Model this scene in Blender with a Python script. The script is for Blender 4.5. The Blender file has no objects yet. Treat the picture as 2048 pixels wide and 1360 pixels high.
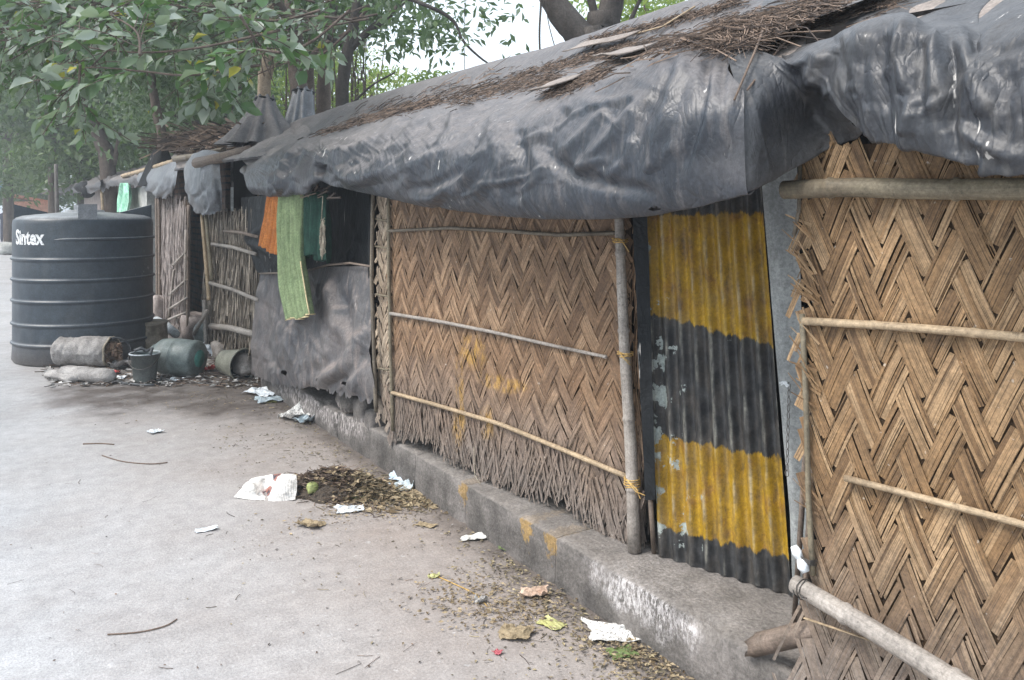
import bpy, math, random
import numpy as np
from mathutils import Vector, Matrix, noise as mnoise
from mathutils.bvhtree import BVHTree

R = random.Random(7)
NR = np.random.default_rng(11)
sc = bpy.context.scene
COL = sc.collection

# ------------------------------------------------------------------ camera maths
F, CX, CY, H = 1700.0, 1024.0, 420.0, 1.6
YAW = math.atan2(1024, 1700)
FW = Vector((math.sin(YAW), math.cos(YAW), 0)); RT = Vector((math.cos(YAW), -math.sin(YAW), 0))
CAM = Vector((0, 0, H))
def ray(px, py): return FW + RT*((px-CX)/F) + Vector((0, 0, -(py-CY)/F))
def onX(px, py, X): r = ray(px, py); return CAM + r*(X/r.x)
def onZ(px, py, z=0.0): r = ray(px, py); return CAM + r*((z-H)/r.z)
def dep(px, py, d): return CAM + ray(px, py)*d
def proj(a):
    a = np.asarray(a, float) - np.array([0, 0, H])
    d = a @ np.array(FW); l = a @ np.array(RT)
    return CX + F*l/d, CY - F*a[:, 2]/d, d
class Wall:                                     # a vertical plane through two plan points, u runs A -> B
    def __init__(s, A, B):
        s.A = Vector((A[0], A[1], 0)); s.u = (Vector((B[0], B[1], 0))-s.A); s.L = s.u.length; s.u.normalize()
        s.n = Vector((s.u.y, -s.u.x, 0))
        if s.n.x > 0: s.n = -s.n
    def hit(s, px, py, off=0.0):
        r = ray(px, py); t = ((s.A-CAM).dot(s.n)+off)/r.dot(s.n); return CAM + r*t
    def uv(s, P): d = P-s.A; return d.dot(s.u), P.z
    def P(s, u, z, off=0.0): return s.A + s.u*u + s.n*off + Vector((0, 0, z))

# ------------------------------------------------------------------ objects
WL = {}
def tag(o, label=None, cat=None, group=None, kind=None):
    if label: o['label'] = label
    if cat: o['category'] = cat
    if group: o['group'] = group
    if kind: o['kind'] = kind
    return o
def empty(name, loc, label=None, cat=None, group=None):
    o = bpy.data.objects.new(name, None); COL.objects.link(o); o.location = loc; o.empty_display_size = .1
    WL[o] = Vector(loc); return tag(o, label, cat, group)
class MB:
    def __init__(s): s.v = []; s.f = []; s.uv = []
    def quad(s, a, b, c, d, uv=None):
        i = len(s.v); s.v += [tuple(a), tuple(b), tuple(c), tuple(d)]; s.f.append((i, i+1, i+2, i+3))
        s.uv += list(uv or [(0, 0), (1, 0), (1, 1), (0, 1)])
    def box(s, c, sx, sy, sz, rot=None, jit=0.0, taper=1.0):
        i = len(s.v); M = rot or Matrix.Identity(3)
        for z in (-1, 1):
            for x, y in ((-1, -1), (1, -1), (1, 1), (-1, 1)):
                k = taper if z > 0 else 1
                p = Vector((x*sx/2*k+R.uniform(-jit, jit), y*sy/2*k+R.uniform(-jit, jit), z*sz/2+R.uniform(-jit, jit)))
                s.v.append(tuple(M@p+Vector(c)))
        for f in ((3, 2, 1, 0), (4, 5, 6, 7), (0, 1, 5, 4), (1, 2, 6, 5), (2, 3, 7, 6), (3, 0, 4, 7)):
            s.f.append(tuple(i+k for k in f)); s.uv += [(0, 0), (1, 0), (1, 1), (0, 1)]
    def tube(s, pts, r, seg=8, cap=True, node=0, knob=.12, wob=0.0, flat=1.0):
        pts = [Vector(p) for p in pts]
        if node:                                 # resample and add bamboo knots
            Q = []; RR = []; Ls = [0]
            for a, b in zip(pts, pts[1:]): Ls.append(Ls[-1]+(b-a).length)
            T = Ls[-1]; nr = r if callable(r) else (lambda t: r)
            ts = set([0, T]); k = R.uniform(.2, .9)*node
            for j in range(1, int(T/.12)+1): ts.add(j*T/(int(T/.12)+1))
            kn = []
            while k < T:
                for e in (-.012, -.004, .004, .012):
                    if 0 < k+e < T: ts.add(k+e)
                kn.append(k); k += node*R.uniform(.8, 1.25)
            for t in sorted(ts):
                j = max(0, min(len(pts)-2, next((m for m in range(len(Ls)-1) if t <= Ls[m+1]), len(pts)-2)))
                q = pts[j].lerp(pts[j+1], (t-Ls[j])/max(1e-6, Ls[j+1]-Ls[j]))
                rr = nr(t/T); near = min([abs(t-x) for x in kn] or [9])
                if near < .006: rr *= 1+knob
                elif near < .02: rr *= 1-knob*.25
                Q.append(q); RR.append(rr)
            pts = Q
        else: RR = [(r(i/(len(pts)-1)) if callable(r) else r) for i in range(len(pts))]
        base = len(s.v); n = len(pts); up = Vector((0, 0, 1)); acc = 0
        t0 = (pts[1]-pts[0]).normalized(); a = t0.cross(up)
        if a.length < .1: a = t0.cross(Vector((1, 0, 0)))
        a.normalize()
        for i, p in enumerate(pts):
            t = (pts[min(i+1, n-1)]-pts[max(i-1, 0)])
            if t.length < 1e-9: t = t0
            t = t.normalized(); a = (a-t*a.dot(t)).normalized(); b = t.cross(a)
            for k in range(seg):
                w = 2*math.pi*k/seg; q = RR[i]*(1+(R.uniform(-wob, wob) if wob else 0))
                s.v.append(tuple(p+a*math.cos(w)*q+b*math.sin(w)*q*flat))
        L = 0
        for i in range(n-1):
            l2 = L+(pts[i+1]-pts[i]).length
            for k in range(seg):
                k2 = (k+1) % seg
                s.f.append((base+i*seg+k, base+i*seg+k2, base+(i+1)*seg+k2, base+(i+1)*seg+k))
                s.uv += [(L, k/seg), (L, (k+1)/seg), (l2, (k+1)/seg), (l2, k/seg)]
            L = l2
        if cap:
            s.f.append(tuple(base+k for k in range(seg))[::-1]); s.uv += [(0, 0)]*seg
            s.f.append(tuple(base+(n-1)*seg+k for k in range(seg))); s.uv += [(0, 0)]*seg
    def lathe(s, prof, seg=32, M=None, rfun=None):
        M = M or Matrix.Identity(4); b = len(s.v)
        for r, z in prof:
            for k in range(seg):
                w = 2*math.pi*k/seg; rr = r*(rfun(w, z) if rfun else 1)
                s.v.append(tuple(M@Vector((rr*math.cos(w), rr*math.sin(w), z))))
        for i in range(len(prof)-1):
            for k in range(seg):
                k2 = (k+1) % seg
                s.f.append((b+i*seg+k, b+i*seg+k2, b+(i+1)*seg+k2, b+(i+1)*seg+k))
                s.uv += [(k/seg, i), ((k+1)/seg, i), ((k+1)/seg, i+1), (k/seg, i+1)]
    def grid(s, P, uvs=None):                    # P array (nu, nv, 3)
        nu, nv = P.shape[:2]; b = len(s.v)
        s.v += [tuple(map(float, p)) for p in P.reshape(-1, 3)]
        for i in range(nu-1):
            for j in range(nv-1):
                s.f.append((b+i*nv+j, b+(i+1)*nv+j, b+(i+1)*nv+j+1, b+i*nv+j+1))
                s.uv += [(i/(nu-1), j/(nv-1)), ((i+1)/(nu-1), j/(nv-1)), ((i+1)/(nu-1), (j+1)/(nv-1)), (i/(nu-1), (j+1)/(nv-1))]
    def build(s, name, mat, parent=None, smooth=True, root=None, loc=None, **kw):
        if parent is not None: root = WL[parent]; 
        elif loc is not None: root = Vector(loc)
        else:
            a = np.array(s.v); root = Vector(((a[:, 0].min()+a[:, 0].max())/2, (a[:, 1].min()+a[:, 1].max())/2, a[:, 2].min()))
        me = bpy.data.meshes.new(name); me.from_pydata([tuple(Vector(p)-root) for p in s.v], [], s.f)
        if s.uv and len(s.uv) == len(me.loops):
            ul = me.uv_layers.new(name='UVMap'); ul.data.foreach_set('uv', np.array(s.uv, dtype=np.float32).ravel())
        if isinstance(mat, (list, tuple)):
            for m in mat: me.materials.append(m)
        else: me.materials.append(mat)
        if smooth: me.polygons.foreach_set('use_smooth', [True]*len(me.polygons))
        me.update()
        o = bpy.data.objects.new(name, me); COL.objects.link(o); WL[o] = root
        if parent is not None: o.parent = parent
        else: o.location = root
        tag(o, kw.get('label'), kw.get('cat'), kw.get('group'), kw.get('kind')); return o
def fast_mesh(name, V, Fc, mat, parent=None, loc=(0, 0, 0), smooth=False, **kw):   # V (n,3), Fc (m,k) arrays
    root = WL[parent] if parent is not None else Vector(loc)
    me = bpy.data.meshes.new(name); V = np.asarray(V, float)-np.array(root); Fc = np.asarray(Fc)
    me.vertices.add(len(V)); me.vertices.foreach_set('co', V.astype(np.float32).ravel())
    k = Fc.shape[1]; me.loops.add(Fc.size); me.loops.foreach_set('vertex_index', Fc.astype(np.int32).ravel())
    me.polygons.add(len(Fc)); me.polygons.foreach_set('loop_start', np.arange(0, Fc.size, k, dtype=np.int32))
    try: me.polygons.foreach_set('loop_total', np.full(len(Fc), k, dtype=np.int32))
    except Exception: pass
    me.materials.append(mat); me.update(calc_edges=True)
    if smooth: me.polygons.foreach_set('use_smooth', [True]*len(Fc))
    o = bpy.data.objects.new(name, me); COL.objects.link(o); WL[o] = root
    if parent is not None: o.parent = parent
    else: o.location = root
    tag(o, kw.get('label'), kw.get('cat'), kw.get('group'), kw.get('kind')); return o
def vnoise(P, sc_, seed=0.0):
    return mnoise.noise(Vector((P[0]*sc_+seed, P[1]*sc_+seed*1.7, P[2]*sc_-seed)))

# ------------------------------------------------------------------ materials
class NT:
    def __init__(s, name):
        s.m = bpy.data.materials.new(name); s.m.use_nodes = True; s.t = s.m.node_tree
        s.b = s.t.nodes['Principled BSDF']; s.geo = None; s.tcn = None
    def n(s, t, **kw):
        x = s.t.nodes.new(t)
        for k, v in kw.items(): setattr(x, k, v)
        return x
    def link(s, a, b): s.t.links.new(a, b)
    def put(s, sock, v):
        if hasattr(v, 'is_output') or isinstance(v, bpy.types.NodeSocket): s.link(v, sock)
        elif isinstance(v, (tuple, list)) and sock.type == 'RGBA': sock.default_value = (*v[:3], 1)
        else: sock.default_value = v
    @property
    def pos(s):
        if not s.geo: s.geo = s.n('ShaderNodeNewGeometry')
        return s.geo.outputs['Position']
    @property
    def nrm(s): s.pos; return s.geo.outputs['Normal']
    @property
    def isl(s): s.pos; return s.geo.outputs['Random Per Island']
    @property
    def uv(s):
        if not s.tcn: s.tcn = s.n('ShaderNodeTexCoord')
        return s.tcn.outputs['UV']
    @property
    def obj(s): s.uv; return s.tcn.outputs['Object']
    def noise(s, scale=5, detail=4, vec=None, rough=.55, dist=0, st=None):
        x = s.n('ShaderNodeTexNoise'); x.inputs['Scale'].default_value = scale; x.inputs['Detail'].default_value = detail
        x.inputs['Roughness'].default_value = rough; x.inputs['Distortion'].default_value = dist
        v = vec if vec is not None else s.pos
        if st: v = s.vscale(v, st)
        s.link(v, x.inputs['Vector']); return x.outputs['Fac']
    def vscale(s, v, st):
        m = s.n('ShaderNodeVectorMath', operation='MULTIPLY'); s.link(v, m.inputs[0]); m.inputs[1].default_value = st; return m.outputs[0]
    def voro(s, scale, vec=None, feature='F1', out='Distance'):
        x = s.n('ShaderNodeTexVoronoi', feature=feature); x.inputs['Scale'].default_value = scale
        s.link(vec if vec is not None else s.pos, x.inputs['Vector']); return x.outputs[out]
    def mix(s, f, a, b, mode='MIX'):
        x = s.n('ShaderNodeMix', data_type='RGBA', blend_type=mode)
        s.put(x.inputs[0], f); s.put(x.inputs[6], a); s.put(x.inputs[7], b); return x.outputs[2]
    def math(s, op, a, b=0.0, c=None):
        x = s.n('ShaderNodeMath', operation=op); s.put(x.inputs[0], a); s.put(x.inputs[1], b)
        if c is not None: s.put(x.inputs[2], c)
        return x.outputs[0]
    def ramp(s, f, lo, hi, a=0.0, b=1.0):
        x = s.n('ShaderNodeMapRange'); s.put(x.inputs['Value'], f)
        for k, v in (('From Min', lo), ('From Max', hi), ('To Min', a), ('To Max', b)): x.inputs[k].default_value = v
        return x.outputs[0]
    def cramp(s, f, cols):
        x = s.n('ShaderNodeValToRGB'); s.link(f, x.inputs[0]); e = x.color_ramp.elements
        while len(e) < len(cols): e.new(.5)
        for i, (p, c) in enumerate(cols): e[i].position = p; e[i].color = (*c, 1)
        return x.outputs[0]
    def sep(s, v):
        x = s.n('ShaderNodeSeparateXYZ'); s.link(v, x.inputs[0]); return x.outputs
    def blob(s, c, r, vec=None, soft=.5, nz=.5, nsc=12):       # soft noisy ellipsoid mask around a place
        a = s.n('ShaderNodeVectorMath', operation='SUBTRACT'); s.link(vec if vec is not None else s.pos, a.inputs[0]); a.inputs[1].default_value = c
        d = s.n('ShaderNodeVectorMath', operation='DIVIDE'); s.link(a.outputs[0], d.inputs[0]); d.inputs[1].default_value = r
        l = s.n('ShaderNodeVectorMath', operation='LENGTH'); s.link(d.outputs[0], l.inputs[0])
        k = s.math('ADD', l.outputs['Value'], s.math('MULTIPLY', s.math('SUBTRACT', s.noise(nsc, 6, vec), .5), nz*2))
        return s.ramp(k, 1, 1-soft)
    def bump(s, h, st=.4, dist=.01):
        x = s.n('ShaderNodeBump'); x.inputs['Strength'].default_value = st; x.inputs['Distance'].default_value = dist
        s.link(h, x.inputs['Height']); s.link(x.outputs[0], s.b.inputs['Normal']); return x
    def done(s, col, rough=.8, spec=None, grain=1.0, **kw):
        if grain:
            g1 = s.ramp(s.noise(75, 8, rough=.8), .36, .64, 1-.34*grain, 1+.34*grain); g2 = s.ramp(s.noise(11, 6, rough=.7), .35, .65, 1-.2*grain, 1+.2*grain)
            vm = s.n('ShaderNodeVectorMath', operation='SCALE')
            if isinstance(col, (tuple, list)): vm.inputs[0].default_value = col[:3]
            else: s.link(col, vm.inputs[0])
            s.link(s.math('MULTIPLY', g1, g2), vm.inputs[3]); col = vm.outputs[0]
        s.put(s.b.inputs['Base Color'], col); s.put(s.b.inputs['Roughness'], rough)
        if spec is not None: s.b.inputs['Specular IOR Level'].default_value = spec
        for k, v in kw.items(): s.put(s.b.inputs[k], v)
        return s.m
MAT = {}
def simple(name, a, b, scale=12, rough=.8, bump=.3, bd=.004, isl=.0, spec=None, st=None, **kw):
    t = NT(name); f = t.noise(scale, 6, t.pos, st=st)
    if isl: f = t.math('ADD', t.math('MULTIPLY', f, 1-isl), t.math('MULTIPLY', t.isl, isl))
    t.bump(t.noise(scale*5, 5, st=st), bump, bd); MAT[name] = t.done(t.mix(t.ramp(f, .3, .7), a, b), rough, spec, **kw); return MAT[name]

# road: one large sheet, swept grey concrete, brown silt along the kerb, a damp muddy patch by the tank
t = NT('road'); x, y, z = t.sep(t.pos)
base = t.mix(t.ramp(t.noise(1.1, 6), .3, .7), (.36, .365, .375), (.45, .455, .465))
base = t.mix(t.ramp(t.noise(160, 3), .45, .75), base, (.27, .27, .28))
base = t.mix(t.ramp(t.voro(.7, t.vscale(t.pos, (1, 1, 1)), 'DISTANCE_TO_EDGE'), .012, .004, 0, .0), base, (.1, .1, .1))
base = t.mix(t.ramp(t.noise(.8, 8, rough=.6), .48, .66, 0, .4), base, (.25, .245, .25))
silt = t.math('ADD', x, t.math('MULTIPLY', t.math('SUBTRACT', t.noise(1.6, 7), .5), 1.6))
base = t.mix(t.ramp(silt, -.3, 1.9, 0, .95), base, t.mix(t.noise(9, 6), (.25, .212, .187), (.345, .305, .28)))
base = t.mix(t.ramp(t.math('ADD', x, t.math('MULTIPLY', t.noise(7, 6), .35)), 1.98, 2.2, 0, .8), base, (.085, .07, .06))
pc = onZ(310, 770); pd = onZ(470, 790); pe = onZ(560, 860)
m1 = t.blob((pc.x, pc.y, 0), (1.0, 1.3, 9), soft=.35, nz=.45, nsc=2.2)
m2 = t.blob((pd.x, pd.y-.1, 0), (.75, .95, 9), soft=.4, nz=.5, nsc=3)
wet = t.math('MULTIPLY', t.math('MAXIMUM', m1, m2), t.ramp(t.noise(5, 6), .35, .6, .55, 1))
base = t.mix(wet, base, t.mix(t.noise(30, 5), (.06, .05, .045), (.15, .125, .11)))
base = t.mix(t.math('MULTIPLY', t.ramp(t.noise(26, 4), .66, .7), .35), base, (.55, .55, .56))
base = t.mix(t.math('MULTIPLY', t.ramp(t.voro(7), .035, .02), .7), base, (.12, .1, .08))
t.bump(t.math('ADD', t.noise(90, 4), t.math('MULTIPLY', t.noise(6, 5), .8)), .5, .006)
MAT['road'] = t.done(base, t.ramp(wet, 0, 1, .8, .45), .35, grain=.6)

# kerb concrete: grime, whitewash and ochre stains of their own shape
t = NT('kerb'); x, y, z = t.sep(t.pos)
base = t.mix(t.ramp(t.noise(5, 7), .3, .7), (.075, .07, .065), (.19, .175, .165))
base = t.mix(t.ramp(t.noise(3, 6, st=(1, 1, .2)), .5, .75, 0, .6), base, (.06, .055, .055))
w1 = onX(1275, 1165, 2.02); w2 = onX(620, 810, 2.02); w3 = onX(1480, 1290, 2.02)
drip = t.noise(70, 7, st=(1, 1, .4), rough=.8)
wm = t.math('MULTIPLY', t.blob((2.0, w1.y, .17), (.5, .32, .11), soft=.4, nz=.8, nsc=9), t.ramp(drip, .45, .55))
wm2 = t.math('MULTIPLY', t.blob((2.0, w2.y, .15), (.5, 1.3, .14), soft=.3, nz=.5, nsc=4), t.ramp(t.noise(55, 5, st=(1, 1, .4)), .46, .6))
base = t.mix(t.math('MULTIPLY', wm, .8), base, (.5, .48, .48)); base = t.mix(t.math('MULTIPLY', wm2, .75), base, (.5, .46, .45))
for cx_, cy_ in ((1052, 1045), (1100, 1075), (925, 975)):
    q = onX(cx_, cy_, 2.02); base = t.mix(t.math('MULTIPLY', t.blob((2, q.y, q.z), (.3, .05, .09), soft=.35, nz=1.6, nsc=34), .7), base, (.3, .19, .06))
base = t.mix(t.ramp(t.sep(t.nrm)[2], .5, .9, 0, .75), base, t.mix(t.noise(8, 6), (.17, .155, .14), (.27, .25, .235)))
t.bump(t.math('ADD', t.noise(60, 5), t.noise(9, 5)), .6, .012); MAT['kerb'] = t.done(base, .85, .25)

# black plastic sheeting: dusty, scuffed, half glossy
def tarp_mat(name, a, b, dust, dusty, gloss=.42, streak=.6):
    t = NT(name)
    base = t.mix(t.ramp(t.noise(3.5, 6), .3, .7), a, b)
    stt = t.noise(22, 6, st=(1, 1, .16), rough=.65)
    d1 = t.math('MULTIPLY', t.ramp(stt, .5, .78), streak)
    up = t.ramp(t.sep(t.nrm)[2], .25, .85, 0, dusty)
    d = t.math('MAXIMUM', t.math('MAXIMUM', d1, up), t.ramp(t.noise(1.7, 6), .48, .75, 0, .5))
    d = t.math('MINIMUM', t.math('MULTIPLY', d, t.ramp(t.noise(14, 6), .25, .6, .55, 1.1)), 1)
    base = t.mix(d, base, dust)
    spot = t.ramp(t.math('ADD', t.noise(30, 3, st=(1, 1, .12)), t.math('MULTIPLY', t.noise(2, 3), .35)), .9, .93)
    base = t.mix(t.math('MULTIPLY', spot, .8), base, (.55, .53, .5))
    k1 = t.math('POWER', t.math('ABSOLUTE', t.math('SUBTRACT', t.noise(6, 3, dist=.9, st=(1, 1, .55)), .5)), .6)
    k2 = t.math('POWER', t.math('ABSOLUTE', t.math('SUBTRACT', t.noise(17, 3, dist=1.2, st=(1, 1, .6)), .5)), .7)
    t.bump(t.math('ADD', t.math('MULTIPLY', t.noise(70, 4), .25), t.math('ADD', t.math('MULTIPLY', k1, 2.2), t.math('MULTIPLY', k2, .6))), .38, .012)
    MAT[name] = t.done(base, t.math('ADD', t.math('MULTIPLY', d, .36), gloss), .15 if name == 'tarp_black' else .5)
tarp_mat('tarp', (.013, .017, .024), (.03, .036, .047), (.15, .136, .13), .75, .36, .65)
tarp_mat('tarp_near', (.018, .02, .026), (.036, .04, .046), (.12, .115, .11), .4, .42, .75)
tarp_mat('tarp_old', (.05, .05, .055), (.09, .09, .095), (.2, .18, .17), .7, .55, .5)
tarp_mat('tarp_black', (.006, .008, .01), (.014, .016, .018), (.035, .035, .036), .3, .6, .2)
tarp_mat('tarp_grey', (.075, .085, .1), (.13, .14, .155), (.22, .22, .22), .45, .4, .5)
tarp_mat('tarp_wall', (.05, .052, .06), (.11, .105, .105), (.27, .225, .205), .8, .5, .95)

# split bamboo matting (uv: x along the sliver in metres, y across)
def mat_mat(name, dark, mid, light, greyz0, greyz1, yellow=None, grey=(.25, .22, .2), lf=150):
    t = NT(name); x, y, z = t.sep(t.pos)
    g = t.noise(1, 6, t.vscale(t.uv, (5, 160, 1)), rough=.7)
    f = t.math('ADD', t.math('MULTIPLY', t.isl, .6), t.math('MULTIPLY', g, .5))
    c = t.cramp(f, [(.12, dark), (.5, mid), (.98, light)])
    c = t.mix(t.ramp(t.noise(1, 4, t.vscale(t.uv, (2.2, lf, 1)), rough=.75), .5, .6, 0, .6 if lf < 200 else .8), c, tuple(v*.5 for v in dark))
    c = t.mix(t.ramp(t.noise(7, 7, rough=.75), .55, .75, 0, .6), c, dark)
    c = t.mix(t.ramp(t.noise(2.2, 6), .45, .75, 0, .5), c, t.mix(g, dark, mid))
    zz = t.math('ADD', z, t.math('MULTIPLY', t.math('SUBTRACT', t.noise(1.6, 6), .5), .7))
    gm = t.math('MULTIPLY', t.ramp(zz, greyz1, greyz0, .0, .85), t.ramp(t.math('ADD', t.isl, g), .2, 1.1, .65, 1))
    c = t.mix(gm, c, t.mix(g, tuple(v*.45 for v in grey), grey))
    if yellow:
        m = None
        for (cx_, cz_, ry, rz) in yellow:
            b = t.blob((0, cx_, cz_), (9, ry, rz), soft=.5, nz=.45, nsc=11); m = b if m is None else t.math('MAXIMUM', m, b)
        c = t.mix(t.math('MULTIPLY', m, t.ramp(t.noise(26, 7, st=(1, 1, .4), rough=.75), .45, .58, .0, .6)), c, (.5, .29, .05))
    c = t.mix(t.ramp(t.noise(45, 3), .7, .74, 0, .5), c, (.5, .46, .4))
    t.bump(t.noise(1, 4, t.vscale(t.uv, (4, 260, 1))), .6, .003)
    MAT[name] = t.done(c, .62, .35)
ym = [onX(925, 705, 2.05), onX(905, 770, 2.05), onX(970, 770, 2.05), onX(905, 850, 2.05), onX(950, 850, 2.05), onX(1000, 775, 2.05)]
mat_mat('matting', (.08, .045, .025), (.225, .137, .078), (.37, .25, .155), .3, .8,
        [(ym[0].y, ym[0].z, .16, .11), (ym[1].y, ym[1].z, .05, .2), (ym[2].y, ym[2].z, .22, .05), (ym[3].y, ym[3].z, .07, .16), (ym[4].y, ym[4].z, .07, .1), (ym[5].y, ym[5].z, .1, .04)])
mat_mat('matting_near', (.08, .045, .022), (.235, .142, .068), (.41, .285, .165), .25, .85, lf=300)
mat_mat('matting_pale', (.14, .1, .07), (.32, .25, .18), (.45, .37, .28), .2, .8)
simple('mat_backing', (.035, .022, .014), (.075, .05, .03), 20, spec=.1)  # dark brown painted in as the shade seen through gaps
simple('dark_inside', (.007, .007, .008), (.018, .016, .015), 4, spec=.1)  # near-black colour stands in for the shade inside the huts
# bamboo poles
def pole_mat(name, a, b, c):
    t = NT(name); g = t.noise(1, 5, t.vscale(t.uv, (3, 14, 1)), rough=.7)
    col = t.mix(t.ramp(g, .3, .7), a, b); col = t.mix(t.ramp(t.noise(3, 6), .5, .7, 0, .7), col, c)
    col = t.mix(t.ramp(t.noise(60, 4), .62, .72, 0, .6), col, tuple(v*.3 for v in a))
    t.bump(t.noise(1, 5, t.vscale(t.uv, (8, 40, 1))), .35, .003); MAT[name] = t.done(col, .6, .35)
pole_mat('bamboo', (.3, .22, .14), (.42, .33, .22), (.2, .15, .1))
pole_mat('bamboo_grey', (.24, .215, .19), (.36, .33, .3), (.17, .145, .125))
pole_mat('bamboo_dark', (.1, .085, .065), (.2, .17, .13), (.07, .055, .04))
pole_mat('bamboo_olive', (.13, .11, .08), (.22, .19, .13), (.1, .075, .05))
pole_mat('wood', (.13, .1, .08), (.24, .19, .155), (.09, .07, .055))
simple('rope', (.4, .24, .07), (.55, .38, .14), 40, .8)
simple('rope_grey', (.2, .17, .13), (.36, .32, .25), 40, .8)
simple('wire', (.03, .03, .03), (.08, .07, .06), 40, .5)
simple('chain_steel', (.12, .11, .1), (.3, .29, .28), 60, .4, Metallic=.8)
# twigs and rubbish
simple('twig', (.04, .028, .022), (.19, .135, .1), 30, .85, isl=.8)
simple('mound', (.035, .028, .022), (.13, .1, .075), 38, .95, .9, .02)
simple('twig_road', (.09, .075, .05), (.3, .25, .15), 30, .85, isl=.8)
simple('dry_leaf', (.12, .085, .045), (.34, .27, .17), 20, .8, isl=.7)
simple('yellow_leaf', (.36, .36, .12), (.5, .49, .24), 20, .6)
simple('green_leaf', (.09, .14, .04), (.16, .21, .08), 20, .5)
simple('white_plastic', (.55, .6, .64), (.8, .83, .85), 18, .35, .2, spec=.6)
simple('blue_plastic', (.25, .36, .52), (.62, .72, .8), 16, .35)
simple('blue_grey_plastic', (.38, .46, .5), (.55, .62, .65), 14, .3)
simple('tan_paper', (.38, .25, .18), (.52, .4, .31), 18, .8)
simple('grey_paper', (.3, .29, .28), (.48, .47, .45), 15, .8)
simple('red_plastic', (.4, .03, .035), (.6, .12, .1), 14, .35)
simple('pink_petal', (.3, .04, .06), (.45, .12, .14), 30, .5)
simple('stone', (.2, .17, .15), (.36, .33, .3), 9, .85, .7, .01)
simple('mossy_fruit', (.2, .24, .08), (.3, .33, .13), 20, .6)
def print_mat(name, a, ink, thr=.56, sc_=(30, 14, 1)):
    t = NT(name); w = t.noise(1, 3, t.vscale(t.uv, sc_)); MAT[name] = t.done(t.mix(t.math('MULTIPLY', t.ramp(w, thr, thr+.03), .75), a, ink), .7)
print_mat('newsprint', (.7, .69, .66), (.12, .11, .11))
t = NT('news_bag')                                # printed sheet: white with dark blocks
w = t.math('MAXIMUM', t.math('MAXIMUM', t.blob((.5, .74, 0), (.13, .13, 9), t.uv, .3, .3, 9), t.blob((.66, .45, 0), (.09, .17, 9), t.uv, .3, .3, 9)), t.blob((.32, .2, 0), (.07, .12, 9), t.uv, .3, .4, 9))
c = t.mix(w, (.76, .74, .7), t.mix(t.ramp(t.noise(14, 3, t.uv), .45, .55), (.05, .045, .06), (.3, .12, .09)))
ln = t.ramp(t.math('SINE', t.math('MULTIPLY', t.sep(t.uv)[0], 220)), .4, .6)
c = t.mix(t.math('MULTIPLY', t.math('MULTIPLY', ln, t.ramp(t.sep(t.uv)[0], .78, .8)), .4), c, (.25, .25, .28)); MAT['news_bag'] = t.done(c, .65)

# corrugated door: hand-painted yellow and black bands on a flaking grey sheet
t = NT('door_paint'); u, v, _ = t.sep(t.uv); DUV = (u, v)
e = t.math('ADD', v, t.math('ADD', t.math('MULTIPLY', t.math('SUBTRACT', t.noise(1, 7, t.vscale(t.uv, (16, 6, 1)), rough=.75), .5), .06),
     t.math('MULTIPLY', t.math('SINE', t.math('MULTIPLY', u, 51.5)), .0022)))
def edge(v0, v1, w=.0025):                          # height of the band edge as a line from v0 (u=0) to v1 (u=1)
    return t.ramp(t.math('SUBTRACT', e, t.math('ADD', t.math('MULTIPLY', u, v1-v0), v0)), -w, w)
DV = {}
MAT['door_paint_nt'] = t
# tank plastic
t2 = NT('tank'); c = t2.mix(t2.ramp(t2.noise(2.5, 6), .3, .7), (.024, .034, .047), (.046, .06, .075))
c = t2.mix(t2.ramp(t2.noise(6, 6, st=(1, 1, .35)), .52, .8, 0, .4), c, (.11, .115, .12))
zt = t2.math('ADD', t2.sep(t2.pos)[2], t2.math('MULTIPLY', t2.noise(4, 5), .3)); c = t2.mix(t2.ramp(zt, .42, .12, 0, .75), c, (.13, .115, .105))
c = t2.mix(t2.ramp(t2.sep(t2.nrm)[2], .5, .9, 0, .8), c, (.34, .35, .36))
c = t2.mix(t2.math('MULTIPLY', t2.ramp(t2.noise(60, 4, st=(1, 1, .3)), .64, .7), t2.blob((1.42, 9.9, 1.0), (.25, .5, .2), soft=.5, nz=.5)), c, (.35, .34, .33))
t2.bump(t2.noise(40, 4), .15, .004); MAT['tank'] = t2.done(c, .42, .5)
t2 = NT('lettering'); MAT['lettering'] = t2.done(t2.mix(t2.ramp(t2.noise(45, 5), .55, .65), (.72, .73, .74), (.12, .13, .14)), .7)
simple('tank_lug', (.14, .15, .165), (.24, .25, .27), 6, .5)
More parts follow.
